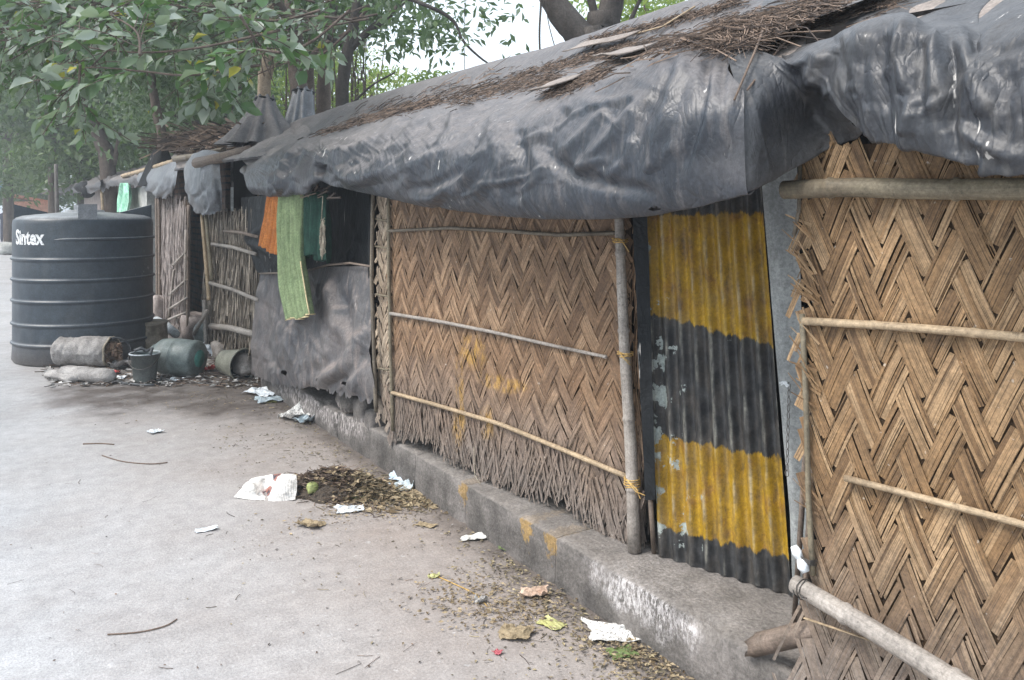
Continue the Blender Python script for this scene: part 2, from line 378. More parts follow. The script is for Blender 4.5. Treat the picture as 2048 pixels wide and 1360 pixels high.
# metals, pots, cloths
simple('bucket_metal', (.07, .085, .085), (.14, .15, .145), 8, .45, .3, Metallic=.25)
simple('bucket_rim', (.3, .34, .36), (.5, .54, .56), 14, .4)
simple('rusty_tin', (.12, .1, .075), (.34, .3, .24), 10, .75, .5, .006)
simple('teal_pot', (.075, .1, .1), (.2, .23, .22), 8, .5, .3)
simple('teal_base', (.03, .16, .14), (.07, .26, .22), 12, .55)
simple('tin_pail', (.16, .16, .13), (.28, .28, .23), 9, .5, .3)
simple('pail_inside', (.03, .045, .045), (.09, .13, .13), 9, .6)
simple('sack_cloth', (.13, .12, .115), (.42, .4, .385), 5, .85, .6, .01)
simple('sack_inside', (.1, .05, .03), (.28, .2, .14), 14, .9)
simple('rubber', (.03, .035, .04), (.08, .085, .09), 14, .5)
def cloth_mat(name, a, b, st=None, sub=.15, sc_=9):
    t = NT(name); f = t.noise(sc_, 5, st=st) if st else t.noise(sc_, 5)
    wv = t.math('MULTIPLY', t.noise(1, 2, t.vscale(t.uv, (60, 1.5, 1))), .6)  # tone stripes down the cloth, fold shading painted into its colour
    c = t.mix(t.ramp(t.math('ADD', t.math('MULTIPLY', f, .5), wv), .35, .75), a, b)
    t.bump(t.noise(500, 2), .15, .001); MAT[name] = t.done(c, .85, .2)
cloth_mat('orange_cloth', (.36, .12, .03), (.5, .2, .06)); cloth_mat('green_cloth', (.13, .18, .09), (.25, .31, .17))
cloth_mat('dark_green_cloth', (.007, .028, .022), (.025, .07, .05)); cloth_mat('mint_cloth', (.04, .36, .18), (.55, .8, .68), sc_=20)
simple('gold_hem', (.5, .4, .22), (.65, .55, .33), 30, .7)
simple('thatch', (.08, .065, .05), (.34, .29, .235), 14, .85, isl=.75)
simple('brick', (.16, .09, .06), (.25, .17, .13), 7, .85)
t2 = NT('mud_wall'); br = t2.n('ShaderNodeTexBrick'); t2.link(t2.n('ShaderNodeCombineXYZ').outputs[0], br.inputs['Vector'])
cmb = [n for n in t2.t.nodes if n.bl_idname == 'ShaderNodeCombineXYZ'][0]; ps = t2.sep(t2.pos); t2.link(ps[1], cmb.inputs[0]); t2.link(ps[2], cmb.inputs[1])
br.inputs['Scale'].default_value = 1; br.inputs['Brick Width'].default_value = .23; br.inputs['Row Height'].default_value = .08; br.inputs['Mortar Size'].default_value = .012
br.inputs['Color1'].default_value = (.2, .11, .075, 1); br.inputs['Color2'].default_value = (.14, .09, .07, 1); br.inputs['Mortar'].default_value = (.07, .06, .055, 1)
t2.bump(t2.noise(20, 5), .5, .01); MAT['brick_wall'] = t2.done(t2.mix(t2.ramp(t2.noise(4, 5), .45, .65), br.outputs['Color'], (.16, .13, .115)), .9)
simple('plaster', (.2, .165, .15), (.33, .29, .275), 6, .9, .4, .006)
simple('plaster_grey', (.27, .28, .27), (.42, .42, .4), 5, .9)
simple('post_grey', (.17, .185, .19), (.36, .375, .37), 9, .75, .4, .004, st=(1, 1, .4))
simple('far_orange', (.4, .17, .1), (.5, .25, .17), 3, .8); simple('far_red', (.4, .04, .03), (.5, .08, .05), 3, .8); simple('far_blue', (.1, .2, .3), (.16, .28, .4), 3, .8)
simple('cloth_navy', (.02, .03, .06), (.05, .06, .1), 6, .9); simple('skin', (.12, .06, .035), (.16, .085, .05), 6, .6); simple('hair', (.008, .007, .006), (.015, .012, .01), 20, .6)
simple('cardboard', (.15, .125, .11), (.26, .225, .2), 5, .9, .4)
def bark(name, a, b):
    t = NT(name); c = t.mix(t.ramp(t.noise(7, 7, st=(1, 1, .25)), .3, .7), a, b); t.bump(t.noise(22, 6, st=(1, 1, .2)), .8, .02); MAT[name] = t.done(c, .9, .2)
bark('bark', (.06, .045, .038), (.15, .12, .1)); bark('bark_dark', (.03, .026, .024), (.08, .07, .062)); bark('bark_beige', (.2, .155, .11), (.34, .27, .2))
def leaf_mat(name, cols, trans=.25, rough=.55):
    t = NT(name); c = t.cramp(t.math('ADD', t.math('MULTIPLY', t.isl, .85), t.math('MULTIPLY', t.noise(1.2, 3), .3)), cols)
    t.done(c, rough, .4, grain=0)
    tr = t.n('ShaderNodeBsdfTranslucent'); t.link(t.mix(.5, c, (.16, .3, .04)), tr.inputs[0])
    mx = t.n('ShaderNodeMixShader'); mx.inputs[0].default_value = trans
    out = [n for n in t.t.nodes if n.bl_idname == 'ShaderNodeOutputMaterial'][0]
    t.link(t.b.outputs[0], mx.inputs[1]); t.link(tr.outputs[0], mx.inputs[2]); t.link(mx.outputs[0], out.inputs[0]); MAT[name] = t.m
leaf_mat('leaf_near', [(.1, (.04, .1, .025)), (.35, (.07, .14, .05)), (.5, (.15, .2, .14)), (.75, (.22, .27, .215)), (.985, (.34, .38, .33)), (1, (.36, .33, .04))], .28, .5)
leaf_mat('leaf_mid', [(.1, (.025, .055, .02)), (.45, (.06, .1, .05)), (.75, (.11, .155, .1)), (1, (.19, .23, .17))], .3)
leaf_mat('leaf_far', [(.1, (.04, .08, .03)), (.5, (.09, .14, .06)), (1, (.17, .22, .12))], .35)
leaf_mat('leaf_lime', [(.1, (.1, .16, .03)), (.5, (.19, .27, .06)), (1, (.35, .4, .12))], .5)

# ------------------------------------------------------------------ draped sheets
def cr(P, t):                                     # Catmull-Rom through rows of P, t array in [0, n-1]
    n = len(P); i = np.clip(np.floor(t).astype(int), 0, n-2); f = (t-i)[:, None]
    p0 = P[np.clip(i-1, 0, n-1)]; p1 = P[i]; p2 = P[i+1]; p3 = P[np.clip(i+2, 0, n-1)]
    return .5*((2*p1)+(-p0+p2)*f+(2*p0-5*p1+4*p2-p3)*f*f+(-p0+3*p1-3*p2+p3)*f**3)
def W(p):                                         # (px, py, X) seen at distance X from the road axis, or ('w', x, y, z)
    if p[0] == 'w': return Vector(p[1:])
    if len(p) == 4: return dep(p[0], p[1], p[2])
    return onX(*p)
def resample(pts, n, byY=None, smooth=True, idx=False):
    A = np.array([W(p) for p in pts])
    if idx: return cr(A, np.linspace(0, len(A)-1, n))
    if byY is not None:
        o = np.argsort(A[:, 1]); A = A[o]
        return np.stack([np.interp(byY, A[:, 1], A[:, k]) if k != 1 else byY for k in range(3)], 1)
    d = np.r_[0, np.cumsum(np.linalg.norm(np.diff(A, axis=0), axis=1))]; t = np.linspace(0, d[-1], n)
    ti = np.interp(t, d, np.arange(len(A)))
    return cr(A, ti) if smooth and len(A) > 2 else np.stack([np.interp(t, d, A[:, k]) for k in range(3)], 1)
def crease_disp(px, py, creases, dep_):
    D = np.zeros_like(px)
    for pts, w, amp in creases:
        best = np.full_like(px, 1e9); bt = np.zeros_like(px); m = len(pts)-1
        for k, ((x0, y0), (x1, y1)) in enumerate(zip(pts, pts[1:])):
            dx, dy = x1-x0, y1-y0; L2 = dx*dx+dy*dy+1e-9
            tt = np.clip(((px-x0)*dx+(py-y0)*dy)/L2, 0, 1); d = np.hypot(px-x0-tt*dx, py-y0-tt*dy)
            s = d < best; best = np.where(s, d, best); bt = np.where(s, (k+tt)/m, bt)
        am = np.sign(amp)*np.minimum(abs(amp), .55*w*dep_/F)
        q = np.clip(1-best/w, 0, 1); D += am*(q*q*(3-2*q)*.7+q*.3)*np.clip(np.sin(math.pi*np.clip(bt, .02, .98))*2.2, 0, 1)
    return D
def sheet(name, mat, curves, nu, nv, creases=(), noise_amp=.012, noise_sc=3.0, st=(1, 1, .5), byY=None, parent=None, seed=0.0, hem=0.0, rowpow=None, fine=.3, holes=0, ret=False, ridge=(), calm=0, idx=False, **kw):
    ye = byY[1] if byY is not None and isinstance(byY[1], (list, tuple)) else [byY[1] if byY is not None else 0]*len(curves)
    rows = [resample(c, nu, None if byY is None else np.linspace(byY[0][k] if isinstance(byY[0], (list, tuple)) else byY[0], ye[k], nu), idx=idx) for k, c in enumerate(curves)]
    A = np.array(rows)                            # rows x nu x 3
    t = np.linspace(0, len(rows)-1, nv)
    P = np.stack([cr(A[:, i], t) for i in range(nu)], 0)
    du = np.gradient(P, axis=0); dv = np.gradient(P, axis=1); N = np.cross(du, dv); N /= np.linalg.norm(N, axis=2, keepdims=True)+1e-9
    ls = np.r_[0, np.cumsum(np.linalg.norm(np.diff(P[:, nv//2], axis=0), axis=1))]; lt = np.r_[0, np.cumsum(np.linalg.norm(np.diff(P[nu//2], axis=0), axis=1))]
    tocam = np.array(CAM)-P; s = np.sign((N*tocam).sum(2).mean()); N *= s
    px, py, dp_ = proj(P.reshape(-1, 3)); D = crease_disp(px, py, creases, dp_).reshape(nu, nv)
    for i in range(nu):
        for j in range(nv):
            p = P[i, j]; q = Vector((p[0]*st[0]*noise_sc+seed, p[1]*st[1]*noise_sc, p[2]*st[2]*noise_sc+seed))
            a = mnoise.noise(q); b = 1-abs(mnoise.noise(q*2.3+Vector((5, 5, 5))))*2; c = mnoise.noise(q*6)
            D[i, j] += noise_amp*(a*1.0+b*.35+c*fine)
            for am_, across, along, an_ in ridge:
                x_, y_ = ls[i], lt[j]; wx = .12*mnoise.noise(Vector((x_*2, y_*2, seed+9))); ca, sa = math.cos(an_), math.sin(an_)
                p1, p2 = (x_+wx)*ca-y_*sa, (x_+wx)*sa+y_*ca+wx*.5
                r_ = 1-abs(mnoise.noise(Vector((p1*across, p2*along, seed*1.3))))*2.2; m_ = .5+mnoise.noise(Vector((x_*1.7, y_*1.7, seed+4)))*1.1
                D[i, j] += am_*max(0, r_)**2.5*max(0, m_)
    if name == 'tarpaulin' and nu == 560: D *= np.clip((1492-px.reshape(nu, nv))/40, .0, 1)
    if calm:
        jj = np.arange(nv)/(nv-1); D *= (1-calm*np.clip((jj-.72)/.2, 0, 1))[None, :]
    P = P+N*D[:, :, None]
    if hem:
        for i in range(nu):
            h = hem*mnoise.noise(Vector((i*.35, seed, 0)))+hem*.6*mnoise.noise(Vector((i*1.3, seed, 3)))
            P[i, -1, 2] += h; P[i, -2, 2] += h*.6
    b = MB(); b.grid(P)
    if holes:
        rr = random.Random(int(seed*10)+3); kill = set()
        for _ in range(holes):
            ci = rr.randrange(5, nu-5); cj = rr.randrange(int(nv*.75), nv-2); rad = rr.uniform(1, 3)
            for i in range(max(0, int(ci-rad)), min(nu-1, int(ci+rad+1))):
                for j in range(max(0, int(cj-rad)), min(nv-1, int(cj+rad+1))):
                    if math.hypot(i-ci, j-cj) < rad*rr.uniform(.6, 1.1): kill.add(i*(nv-1)+j)
        f2 = []; u2 = []
        for k, f in enumerate(b.f):
            if k not in kill: f2.append(f); u2 += b.uv[4*k:4*k+4]
        b.f = f2; b.uv = u2
    o = b.build(name, MAT[mat], parent, **kw)
    if ret: return o, BVHTree.FromPolygons(b.v, b.f)
    return o
def rand_creases(n, region, ang, spread, length, w, amp, seed):
    rr = random.Random(seed); out = []
    for _ in range(n):
        x = rr.uniform(region[0], region[2]); y = rr.uniform(region[1], region[3]); a = math.radians(rr.gauss(ang, spread)); L = rr.uniform(*length)
        bend = rr.uniform(-.5, .5); p = [(x, y)]
        for k in range(3): a += bend*.5; x += math.cos(a)*L/3; y += math.sin(a)*L/3; p.append((x, y))
        out.append((p, rr.uniform(*w), rr.choice((1, 1, -1))*rr.uniform(*amp)))
    return out

# ================================================================== SETTING
KX = 2.02                                         # kerb face
g = MB(); NX = 60
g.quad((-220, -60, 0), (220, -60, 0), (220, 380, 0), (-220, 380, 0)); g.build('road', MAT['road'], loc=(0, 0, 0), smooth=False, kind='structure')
# kerb blocks with real joints
def kerb_block(y0, y1, h=.21, rough=.006, x0=KX, depth=.5):
    ny = max(6, int((y1-y0)/.03)); prof = [(x0+.004, -.02), (x0, .05), (x0+.002, .12), (x0+.003, h-.012), (x0+.012, h-.002), (x0+.06, h), (x0+.2, h+.003), (x0+.35, h), (x0+depth, h)]
    P = np.zeros((ny, len(prof), 3))
    for i in range(ny):
        y = y0+(y1-y0)*i/(ny-1); e = .012*(1 if i in (0, ny-1) else 0)
        for j, (x, z) in enumerate(prof):
            q = Vector((x*9, y*9, z*9)); chip = max(0, mnoise.noise(Vector((y*4, 7, 0)))-.15)*.09 if 3 <= j <= 4 else 0
            P[i, j] = (x+rough*mnoise.noise(q)+e+chip*.8, y, z+rough*mnoise.noise(q+Vector((9, 0, 0)))-(chip*.5 if j > 3 else 0)-(e if j > 3 else 0))
    b = MB(); b.grid(P); i0 = len(b.v)
    for idx in (0, ny-1):
        base = len(b.v); ring = [tuple(P[idx, j]) for j in range(len(prof))]+[(x0+depth, P[idx, 0, 1], -.02)]
        b.v += ring; b.f.append(tuple(range(base, base+len(ring)))); b.uv += [(0, 0)]*len(ring)
    return b.build('kerb', MAT['kerb'], loc=(x0, (y0+y1)/2, 0), kind='structure')
def yk(px): return onX(px, 900, KX).y
ys = [-3.0, .3, yk(1560)-.25, yk(1105), yk(926), yk(826), yk(735), yk(672)]
for a, b_ in zip(ys, ys[1:]): kerb_block(a+.0015, b_-.0015, .21 if a < 5 else .2)
kerb_block(yk(672)+.01, yk(560), .18, .012); kerb_block(yk(560)+.01, yk(520), .15, .012)
# raised ground the huts stand on
g = MB(); g.box((6.6, 12, .1), 8.2, 30.6, .2); g.build('ground', MAT['stone'], loc=(6, 12, 0), smooth=False, kind='structure')

# ================================================================== NEAR HUT (matting walls and door)
hut = empty('bamboo_hut', (2.5, 2.8, .21), 'nearest hut, walled with woven bamboo matting around a yellow and black corrugated door', 'hut')
w1a = onX(748, 800, KX-.01); pA = onX(770, 850, KX-.015); pB = onZ(1290, 1106, .21)
W1 = Wall((pA.x, pA.y), (pB.x+.0, pB.y))
dA = onZ(1315, 1110, .215); dB = onZ(1584, 1192, .215); WD = Wall((dA.x, dA.y), (dB.x, dB.y))
r0 = onX(1600, 1000, KX-.04); r1 = Vector((2.2, .3, 0)); WR = Wall((r0.x, r0.y), (r1.x, r1.y))

def weave(wall, uL, uR, zb, zt, w, ang, rng, mat, name, parent, sliv=5, h=.006, fan=None, u0fun=None, rag=.04, offset=0.0, back=True, n=2, gapf=.06, **kw):
    s, c = math.sin(ang), math.cos(ang); b = MB()
    def emit(d, nn, i0, ta, tb, top):
        P0 = Vector((nn[0]*(i0+.5)*w, nn[1]*(i0+.5)*w)); cuts = [0]+sorted(rng.uniform(0, 1) for _ in range(rng.choice((sliv-2, sliv-1, sliv-1, sliv)))) + [1]
        skew = rng.uniform(-.015, .015)
        for a0, a1 in zip(cuts, cuts[1:]):
            if a1-a0 < .05: continue
            g_ = rng.uniform(.0, gapf)*(a1-a0+.2); y0 = (a0-.5)*w*1.0+g_*w*.5; y1 = (a1-.5)*w*1.0-g_*w*.5
            t0 = ta-rng.uniform(.15, .4)*w; t1 = tb+rng.uniform(.15, .4)*w
            # clip to the panel outline
            K = 7; ok = []
            rb = rng.uniform(-rag, rag*.4); rl = rng.uniform(-.02, .02)
            for k in range(K+1):
                t_ = t0+(t1-t0)*k/K; u = P0[0]+d[0]*t_; v = P0[1]+d[1]*t_
                lim = (u0fun(v) if u0fun else uL)
                if lim+rl <= u <= uR and zb(u)+rb <= v <= zt(u): ok.append(t_)
            if len(ok) < 3: continue
            t0, t1 = ok[0], ok[-1]; tilt = rng.uniform(-.0012, .0012); lift = rng.uniform(0, .0015); sl = rng.uniform(-.03, .03)*w
            ring = []; N_ = 4; L0 = rng.uniform(0, 50)
            for k in range(N_+1):
                q = k/N_; t_ = t0+(t1-t0)*q
                f = (t_-ta)/(tb-ta); off = h*(math.sin(math.pi*min(1, max(0, f)))*1.1-.35) if top else -h
                if f < 0 or f > 1: off = -h*.9
                m = skew*(q-.5)*w+sl*q
                for yy, sg in ((y0, -1), (y1, 1)):
                    u = P0[0]+d[0]*t_+nn[0]*(yy+m); v = P0[1]+d[1]*t_+nn[1]*(yy+m)
                    if fan: u, v, o2 = fan(u, v)
                    else: o2 = 0
                    ring.append((wall.P(u, v, off+lift+tilt*sg+offset+o2+.006*mnoise.noise(Vector((u*3, v*3, 0)))), (t_+L0, yy+L0*.37)))
            i = len(b.v); b.v += [tuple(p) for p, _ in ring]
            for k in range(N_):
                b.f.append((i+2*k, i+2*k+1, i+2*k+3, i+2*k+2)); b.uv += [ring[2*k][1], ring[2*k+1][1], ring[2*k+3][1], ring[2*k+2][1]]
    dAv, nAv, dBv, nBv = (s, -c), (c, s), (s, c), (c, -s)
    zlo = min(zb(uL), zb(uR))-.1; zhi = max(zt(uL), zt(uR))+.05; cor = [(u, v) for u in (uL-.15, uR) for v in (zlo, zhi)]
    for (d, nn, dn, n2, top_is) in ((dAv, nAv, dBv, nBv, 0), (dBv, nBv, dAv, nAv, 1)):
        iv = [(u*nn[0]+v*nn[1])/w for u, v in cor]; jv = [(u*n2[0]+v*n2[1])/w for u, v in cor]
        kk = c*c-s*s; dd = d[0]*n2[0]+d[1]*n2[1]
        for i0 in range(int(min(iv))-1, int(max(iv))+2):
            for j0 in range(int(min(jv))-n-1, int(max(jv))+n+1):
                ph = (i0+j0) % (2*n)
                if ph == (0 if top_is == 0 else n):
                    base = nn[0]*n2[0]+nn[1]*n2[1]
                    ta = (j0*w-base*(i0+.5)*w)/dd; tb = ((j0+n)*w-base*(i0+.5)*w)/dd
                    if ta > tb: ta, tb = tb, ta
                    emit(d, nn, i0, ta, tb, True)
    o = b.build(name, MAT[mat], parent, smooth=False, **kw)
    if back:
        q = MB(); nb = 24
        if u0fun:
            z_a, z_b = zb(uL)+.05, zt(uL)+(.0); o_ = -h*1.6-.004+offset
            for k in range(nb):
                za, zc = z_a+(z_b-z_a)*k/nb, z_a+(z_b-z_a)*(k+1)/nb
                fo = lambda z_: .05*max(0, .3-z_) if fan else 0
                q.quad(wall.P(u0fun(za)+.05, za, o_+fo(za)), wall.P(uR, za, o_+fo(za)), wall.P(uR, zc, o_+fo(zc)), wall.P(u0fun(zc)+.05, zc, o_+fo(zc)))
            nb = 0
        for k in range(nb):
            ua = uL+.03+(uR-uL-.04)*k/nb; ub = uL+.03+(uR-uL-.04)*(k+1)/nb
            q.quad(wall.P(ua, zb(ua)+.05, -h*1.6-.004+offset), wall.P(ub, zb(ub)+.05, -h*1.6-.004+offset), wall.P(ub, zt(ub)-.02, -h*1.6-.004+offset), wall.P(ua, zt(ua)-.02, -h*1.6-.004+offset))
        q.build('backing', MAT['mat_backing'], o, smooth=False)  # dark sheet added behind the strips to shade the gaps
    return o

def pxu(wall, px, py): return wall.uv(wall.hit(px, py))
# bottom outline of the long mat traced onto its plane
bo = [pxu(W1, *p) for p in ((770, 885), (800, 865), (840, 862), (900, 905), (960, 940), (1020, 965), (1080, 980), (1130, 985), (1180, 1040), (1230, 1080), (1290, 1105))]
bu = [p[0] for p in bo]; bz = [p[1] for p in bo]
zb1 = lambda u: float(np.interp(u, bu, bz))
uL1 = pxu(W1, 779, 600)[0]; uR1 = pxu(W1, 1262, 700)[0]
mat1 = weave(W1, uL1, uR1, zb1, lambda u: 1.95, .074, math.radians(33), random.Random(3), 'matting', 'mat_wall', hut, sliv=6, rag=.07, gapf=.06, h=.004,
             label='brown woven bamboo wall with splashes of yellow paint and a frayed grey lower edge')
# narrow pale mat strip at the far end
uS0 = pxu(W1, 750, 600)[0]; uS1 = pxu(W1, 776, 600)[0]
mat0 = weave(W1, uS0, uS1, lambda u: .3, lambda u: 1.9, .055, math.radians(30), random.Random(5), 'matting_pale', 'mat_strip', hut, sliv=4, rag=.06, offset=-.012)
# fringe of the mat turned round the door side
fr = MB(); rr = random.Random(9)
for k in range(230):
    z = rr.uniform(.3, 1.85); u = uR1+rr.uniform(-.01, .05); L = rr.uniform(.1, .3); a = rr.uniform(-.28, .28)+(-.1 if z < .7 else 0)
    p = W1.P(u, z, rr.uniform(-.05, .0)); q = W1.P(u+L*math.sin(a)*.6+.02, max(z-L*math.cos(a), .2+rr.uniform(0, .05)), rr.uniform(-.05, .01)); wd = rr.uniform(.002, .006)
    fr.quad(p, p+W1.u*wd, q+W1.u*wd, q, [(0, 0), (0, wd), (L, wd), (L, 0)])
fr.build('mat_fringe', MAT['matting'], hut, smooth=False)
b = MB(); rr = random.Random(19)                 # long frayed ends hanging below the long mat
for k in range(330):
    u = rr.uniform(uL1, uR1+.03); a = rr.choice((-1, 1))*rr.uniform(.1, .55); L = rr.uniform(.1, .3); z1 = zb1(u)-rr.uniform(-.03, .07)
    if z1 < .215: z1 = .215+rr.uniform(0, .03)
    q = W1.P(u, z1, rr.uniform(.0, .022)); p = W1.P(u+math.sin(a)*L, z1+math.cos(a)*L, rr.uniform(.004, .012)); wd = rr.uniform(.003, .011)*.7; sd_ = W1.u*math.cos(a)*wd-Vector((0, 0, math.sin(a)*wd)); l0 = rr.uniform(0, 9)
    b.quad(p-sd_, p+sd_, q+sd_*.7, q-sd_*.7, [(l0, l0), (l0, l0+wd*2), (l0+L, l0+wd*2), (l0+L, l0)])
b.build('frayed_ends', MAT['matting'], mat1, smooth=False)
# battens and poles
def bpole(pts, r, mat, parent, name='batten', seg=10, node=.3, wall=None, off=.02, **kw):
    P = [wall.hit(*p, off) if wall else W(p) for p in pts]
    b = MB(); b.tube(P, r, seg, node=node); return b.build(name, MAT[mat], parent, **kw)
bpole([(775, 462), (900, 456), (1010, 462), (1120, 470), (1232, 466)], .0095, 'bamboo_dark', mat1, wall=W1)
bpole([(781, 627), (880, 643), (1000, 667), (1110, 692), (1213, 714)], lambda t: .0105-.003*t, 'bamboo_grey', mat1, wall=W1)
bpole([(783, 785), (880, 812), (1000, 848), (1120, 897), (1258, 955)], .011, 'bamboo', mat1, wall=W1)
bpole([(777, 380), (778, 550), (781, 700), (786, 862)], .011, 'bamboo_olive', hut, 'upright', wall=W1)
bpole([(746, 380), (743, 560), (748, 700), (752, 825)], .012, 'bamboo_dark', hut, 'upright', wall=W1, off=.03)
bpole([(738, 400), (741, 560), (741, 680), (748, 790)], .008, 'tarp_black', hut, 'upright', wall=W1, off=.03, node=0, seg=6) if False else None
for y_ in (437, 492, 588, 735): bpole([(748, y_), (776, y_+5)], .006, 'bamboo_olive', mat0, wall=W1, off=.012, node=0)
bp = bpole([(1237, 400), (1243, 560), (1249, 700), (1262, 900), (1269, 1103)], lambda t: .019+.008*t, 'bamboo_grey', hut, 'post', wall=W1, off=.035, seg=14)
def binding(c, ax, r, turns, parent, mat='rope', tail=.05, name='binding', rr_=.0028):
    b = MB(); ax = Vector(ax).normalized(); a = ax.cross(Vector((0, 0, 1)) if abs(ax.z) < .8 else Vector((0, 1, 0))).normalized(); bb = ax.cross(a); P = []
    for k in range(turns*12+1):
        w = 2*math.pi*k/12; P.append(Vector(c)+(a*math.cos(w)+bb*math.sin(w))*(r+R.uniform(-.001, .003))+ax*((k/(turns*12)-.5)*.009*turns+R.uniform(-.002, .002)))
    b.tube(P, rr_, 5)
    for _ in range(3):
        q = P[-1]; b.tube([q, q+Vector((R.uniform(-.01, .01), -R.uniform(.01, tail), -R.uniform(0, tail*.4))), q+Vector((R.uniform(-.01, .02), -R.uniform(.02, tail*1.6), -R.uniform(0, tail)))], rr_*.8, 4)
    b.build(name, MAT[mat], parent)
for (x_, y_, tn, tl) in ((1240, 481, 2, .06), (1251, 707, 2, .05), (1264, 963, 4, .08)): binding(W1.hit(x_, y_, .03), (0, .05, 1), .031, tn, bp, tail=tl)
b = MB(); P0 = W1.hit(948, 895, .02); b.tube([P0, P0+Vector((-.01, -.02, -.08)), P0+Vector((-.02, -.05, -.13)), P0+Vector((-.03, -.12, -.15))], .0028, 5); b.build('loose_cord', MAT['rope_grey'], mat1)
# dark plastic strip and timber jamb beside the door
b = MB(); P = [WD.A+WD.u*u+Vector((0, 0, z)) for u in (-.09, 0) for z in (0, 1)]
JA = W1.hit(1283, 700, -.04)
b.box((JA.x+.03, JA.y-.02, 1.1), .025, .05, 1.75, Matrix.Rotation(.05, 3, 'X')); b.build('jamb', MAT['tarp_black'], hut, smooth=False)
b = MB(); q0 = onZ(1308, 1106, .215); q1 = WD.hit(1300, 985, .02); b.tube([q0, q1], .011, 6); b.build('jamb_foot', MAT['wood'], hut)

# black sheet filling the gap beside the door
cw = [[('w', *WD.hit(x_, y_, .045)) for x_ in xs_] for y_, xs_ in ((380, (1264, 1280, 1293)), (700, (1277, 1292, 1304)), (1000, (1290, 1300, 1310)))]
sheet('side_sheet', 'tarp_black', cw, 16, 50, (), .006, 5, parent=hut)
# corrugated door
def door_corner(px, py): return WD.hit(px, py, 0)
TL, TR, BL, BR = door_corner(1284, 330), door_corner(1519, 330), door_corner(1317, 1112), door_corner(1586, 1193)
nu, nv = 160, 30; Pd = np.zeros((nu, nv, 3))
for i in range(nu):
    for j in range(nv):
        u_, v_ = i/(nu-1), j/(nv-1); bot = BL.lerp(BR, u_); top = TL.lerp(TR, u_); p = bot.lerp(top, v_)
        ph = u_*8.2*2*math.pi; cyc = math.sin(ph)
        p = p+WD.n*(.011*cyc+.004*mnoise.noise(Vector((u_*3, v_*4, 1)))-.01*v_)
        if j == 0: p.z += .004*mnoise.noise(Vector((u_*9, 0, 0)))+.004*cyc
        Pd[i, j] = p
b = MB(); b.grid(Pd); t = MAT.pop('door_paint_nt'); u, v = DUV
def vof(px, py):
    P_ = door_corner(px, py); best = min(((BL.lerp(BR, a).lerp(TL.lerp(TR, a), c_)-P_).length, a, c_) for a in np.linspace(0, 1, 41) for c_ in np.linspace(0, 1, 201)); return best[2]
E1 = edge(vof(1290, 432), vof(1520, 427)); E2 = edge(vof(1300, 630), vof(1545, 692)); E3 = edge(vof(1313, 872), vof(1568, 915)); E4 = edge(vof(1318, 1055), vof(1580, 1118))
blk = t.mix(t.ramp(t.noise(20, 5), .35, .7), (.012, .013, .015), (.055, .056, .057))
ylw = t.mix(t.ramp(t.noise(14, 6, st=(1, 1, .5)), .35, .68), (.39, .235, .01), (.26, .15, .012))
ylw = t.mix(t.ramp(t.noise(9, 7, rough=.7), .52, .66, 0, .75), ylw, (.2, .09, .02)); ylw = t.mix(t.ramp(t.noise(30, 7, rough=.8, st=(1, 1, .3)), .55, .65, 0, .6), ylw, (.07, .05, .02))
m = t.math('MULTIPLY', E2, t.math('SUBTRACT', 1, E1)); m2_ = t.math('MULTIPLY', E4, t.math('SUBTRACT', 1, E3)); yel = t.math('MAXIMUM', m, m2_)
col = t.mix(yel, blk, ylw)
col = t.mix(t.math('MULTIPLY', t.ramp(t.noise(26, 5, st=(1, 1, .35)), .45, .75), .5), col, (.13, .11, .09))
fl = t.math('ADD', t.noise(11, 6, rough=.65), t.ramp(u, .02, .4, .19, .03)); fl = t.math('SUBTRACT', fl, t.ramp(v, .56, .66, 0, .09)); fl = t.math('SUBTRACT', fl, t.ramp(v, .3, .2, 0, .03))
col = t.mix(t.ramp(fl, .7, .71), col, t.mix(t.noise(30, 4), (.2, .23, .22), (.36, .4, .38)))
crest = t.ramp(t.math('SINE', t.math('MULTIPLY', u, 8.2*2*math.pi)), .55, 1)
col = t.mix(t.math('MULTIPLY', t.math('MULTIPLY', crest, t.ramp(t.noise(40, 5, st=(1, 1, .2)), .48, .7)), .6), col, (.34, .33, .28))
t.bump(t.math('ADD', t.noise(45, 5), t.math('MULTIPLY', t.ramp(fl, .69, .7), -.5)), .35, .004)
MAT['door_paint'] = t.done(col, .55, .4)
door = b.build('door', MAT['door_paint'], hut, label='corrugated iron door painted in flaking yellow and black bands')
# grey strip of sheet metal at the hinge side
b = MB(); a0, a1 = WD.hit(1520, 330, .035), WD.hit(1586, 1100, .035); c0, c1 = WD.hit(1592, 330, .05), WD.hit(1618, 1200, .05)
P = np.zeros((7, 12, 3))
for i in range(7):
    for j in range(12):
        q = a0.lerp(a1, j/11).lerp(c0.lerp(c1, j/11), i/6)
        if j == 11: q = Vector((q.x, q.y, .215))
        P[i, j] = q+WD.n*(.01*math.sin(i/6*math.pi*1.5)+.004*mnoise.noise(q*6))
b.grid(P); b.build('metal_strip', MAT['post_grey'], hut)
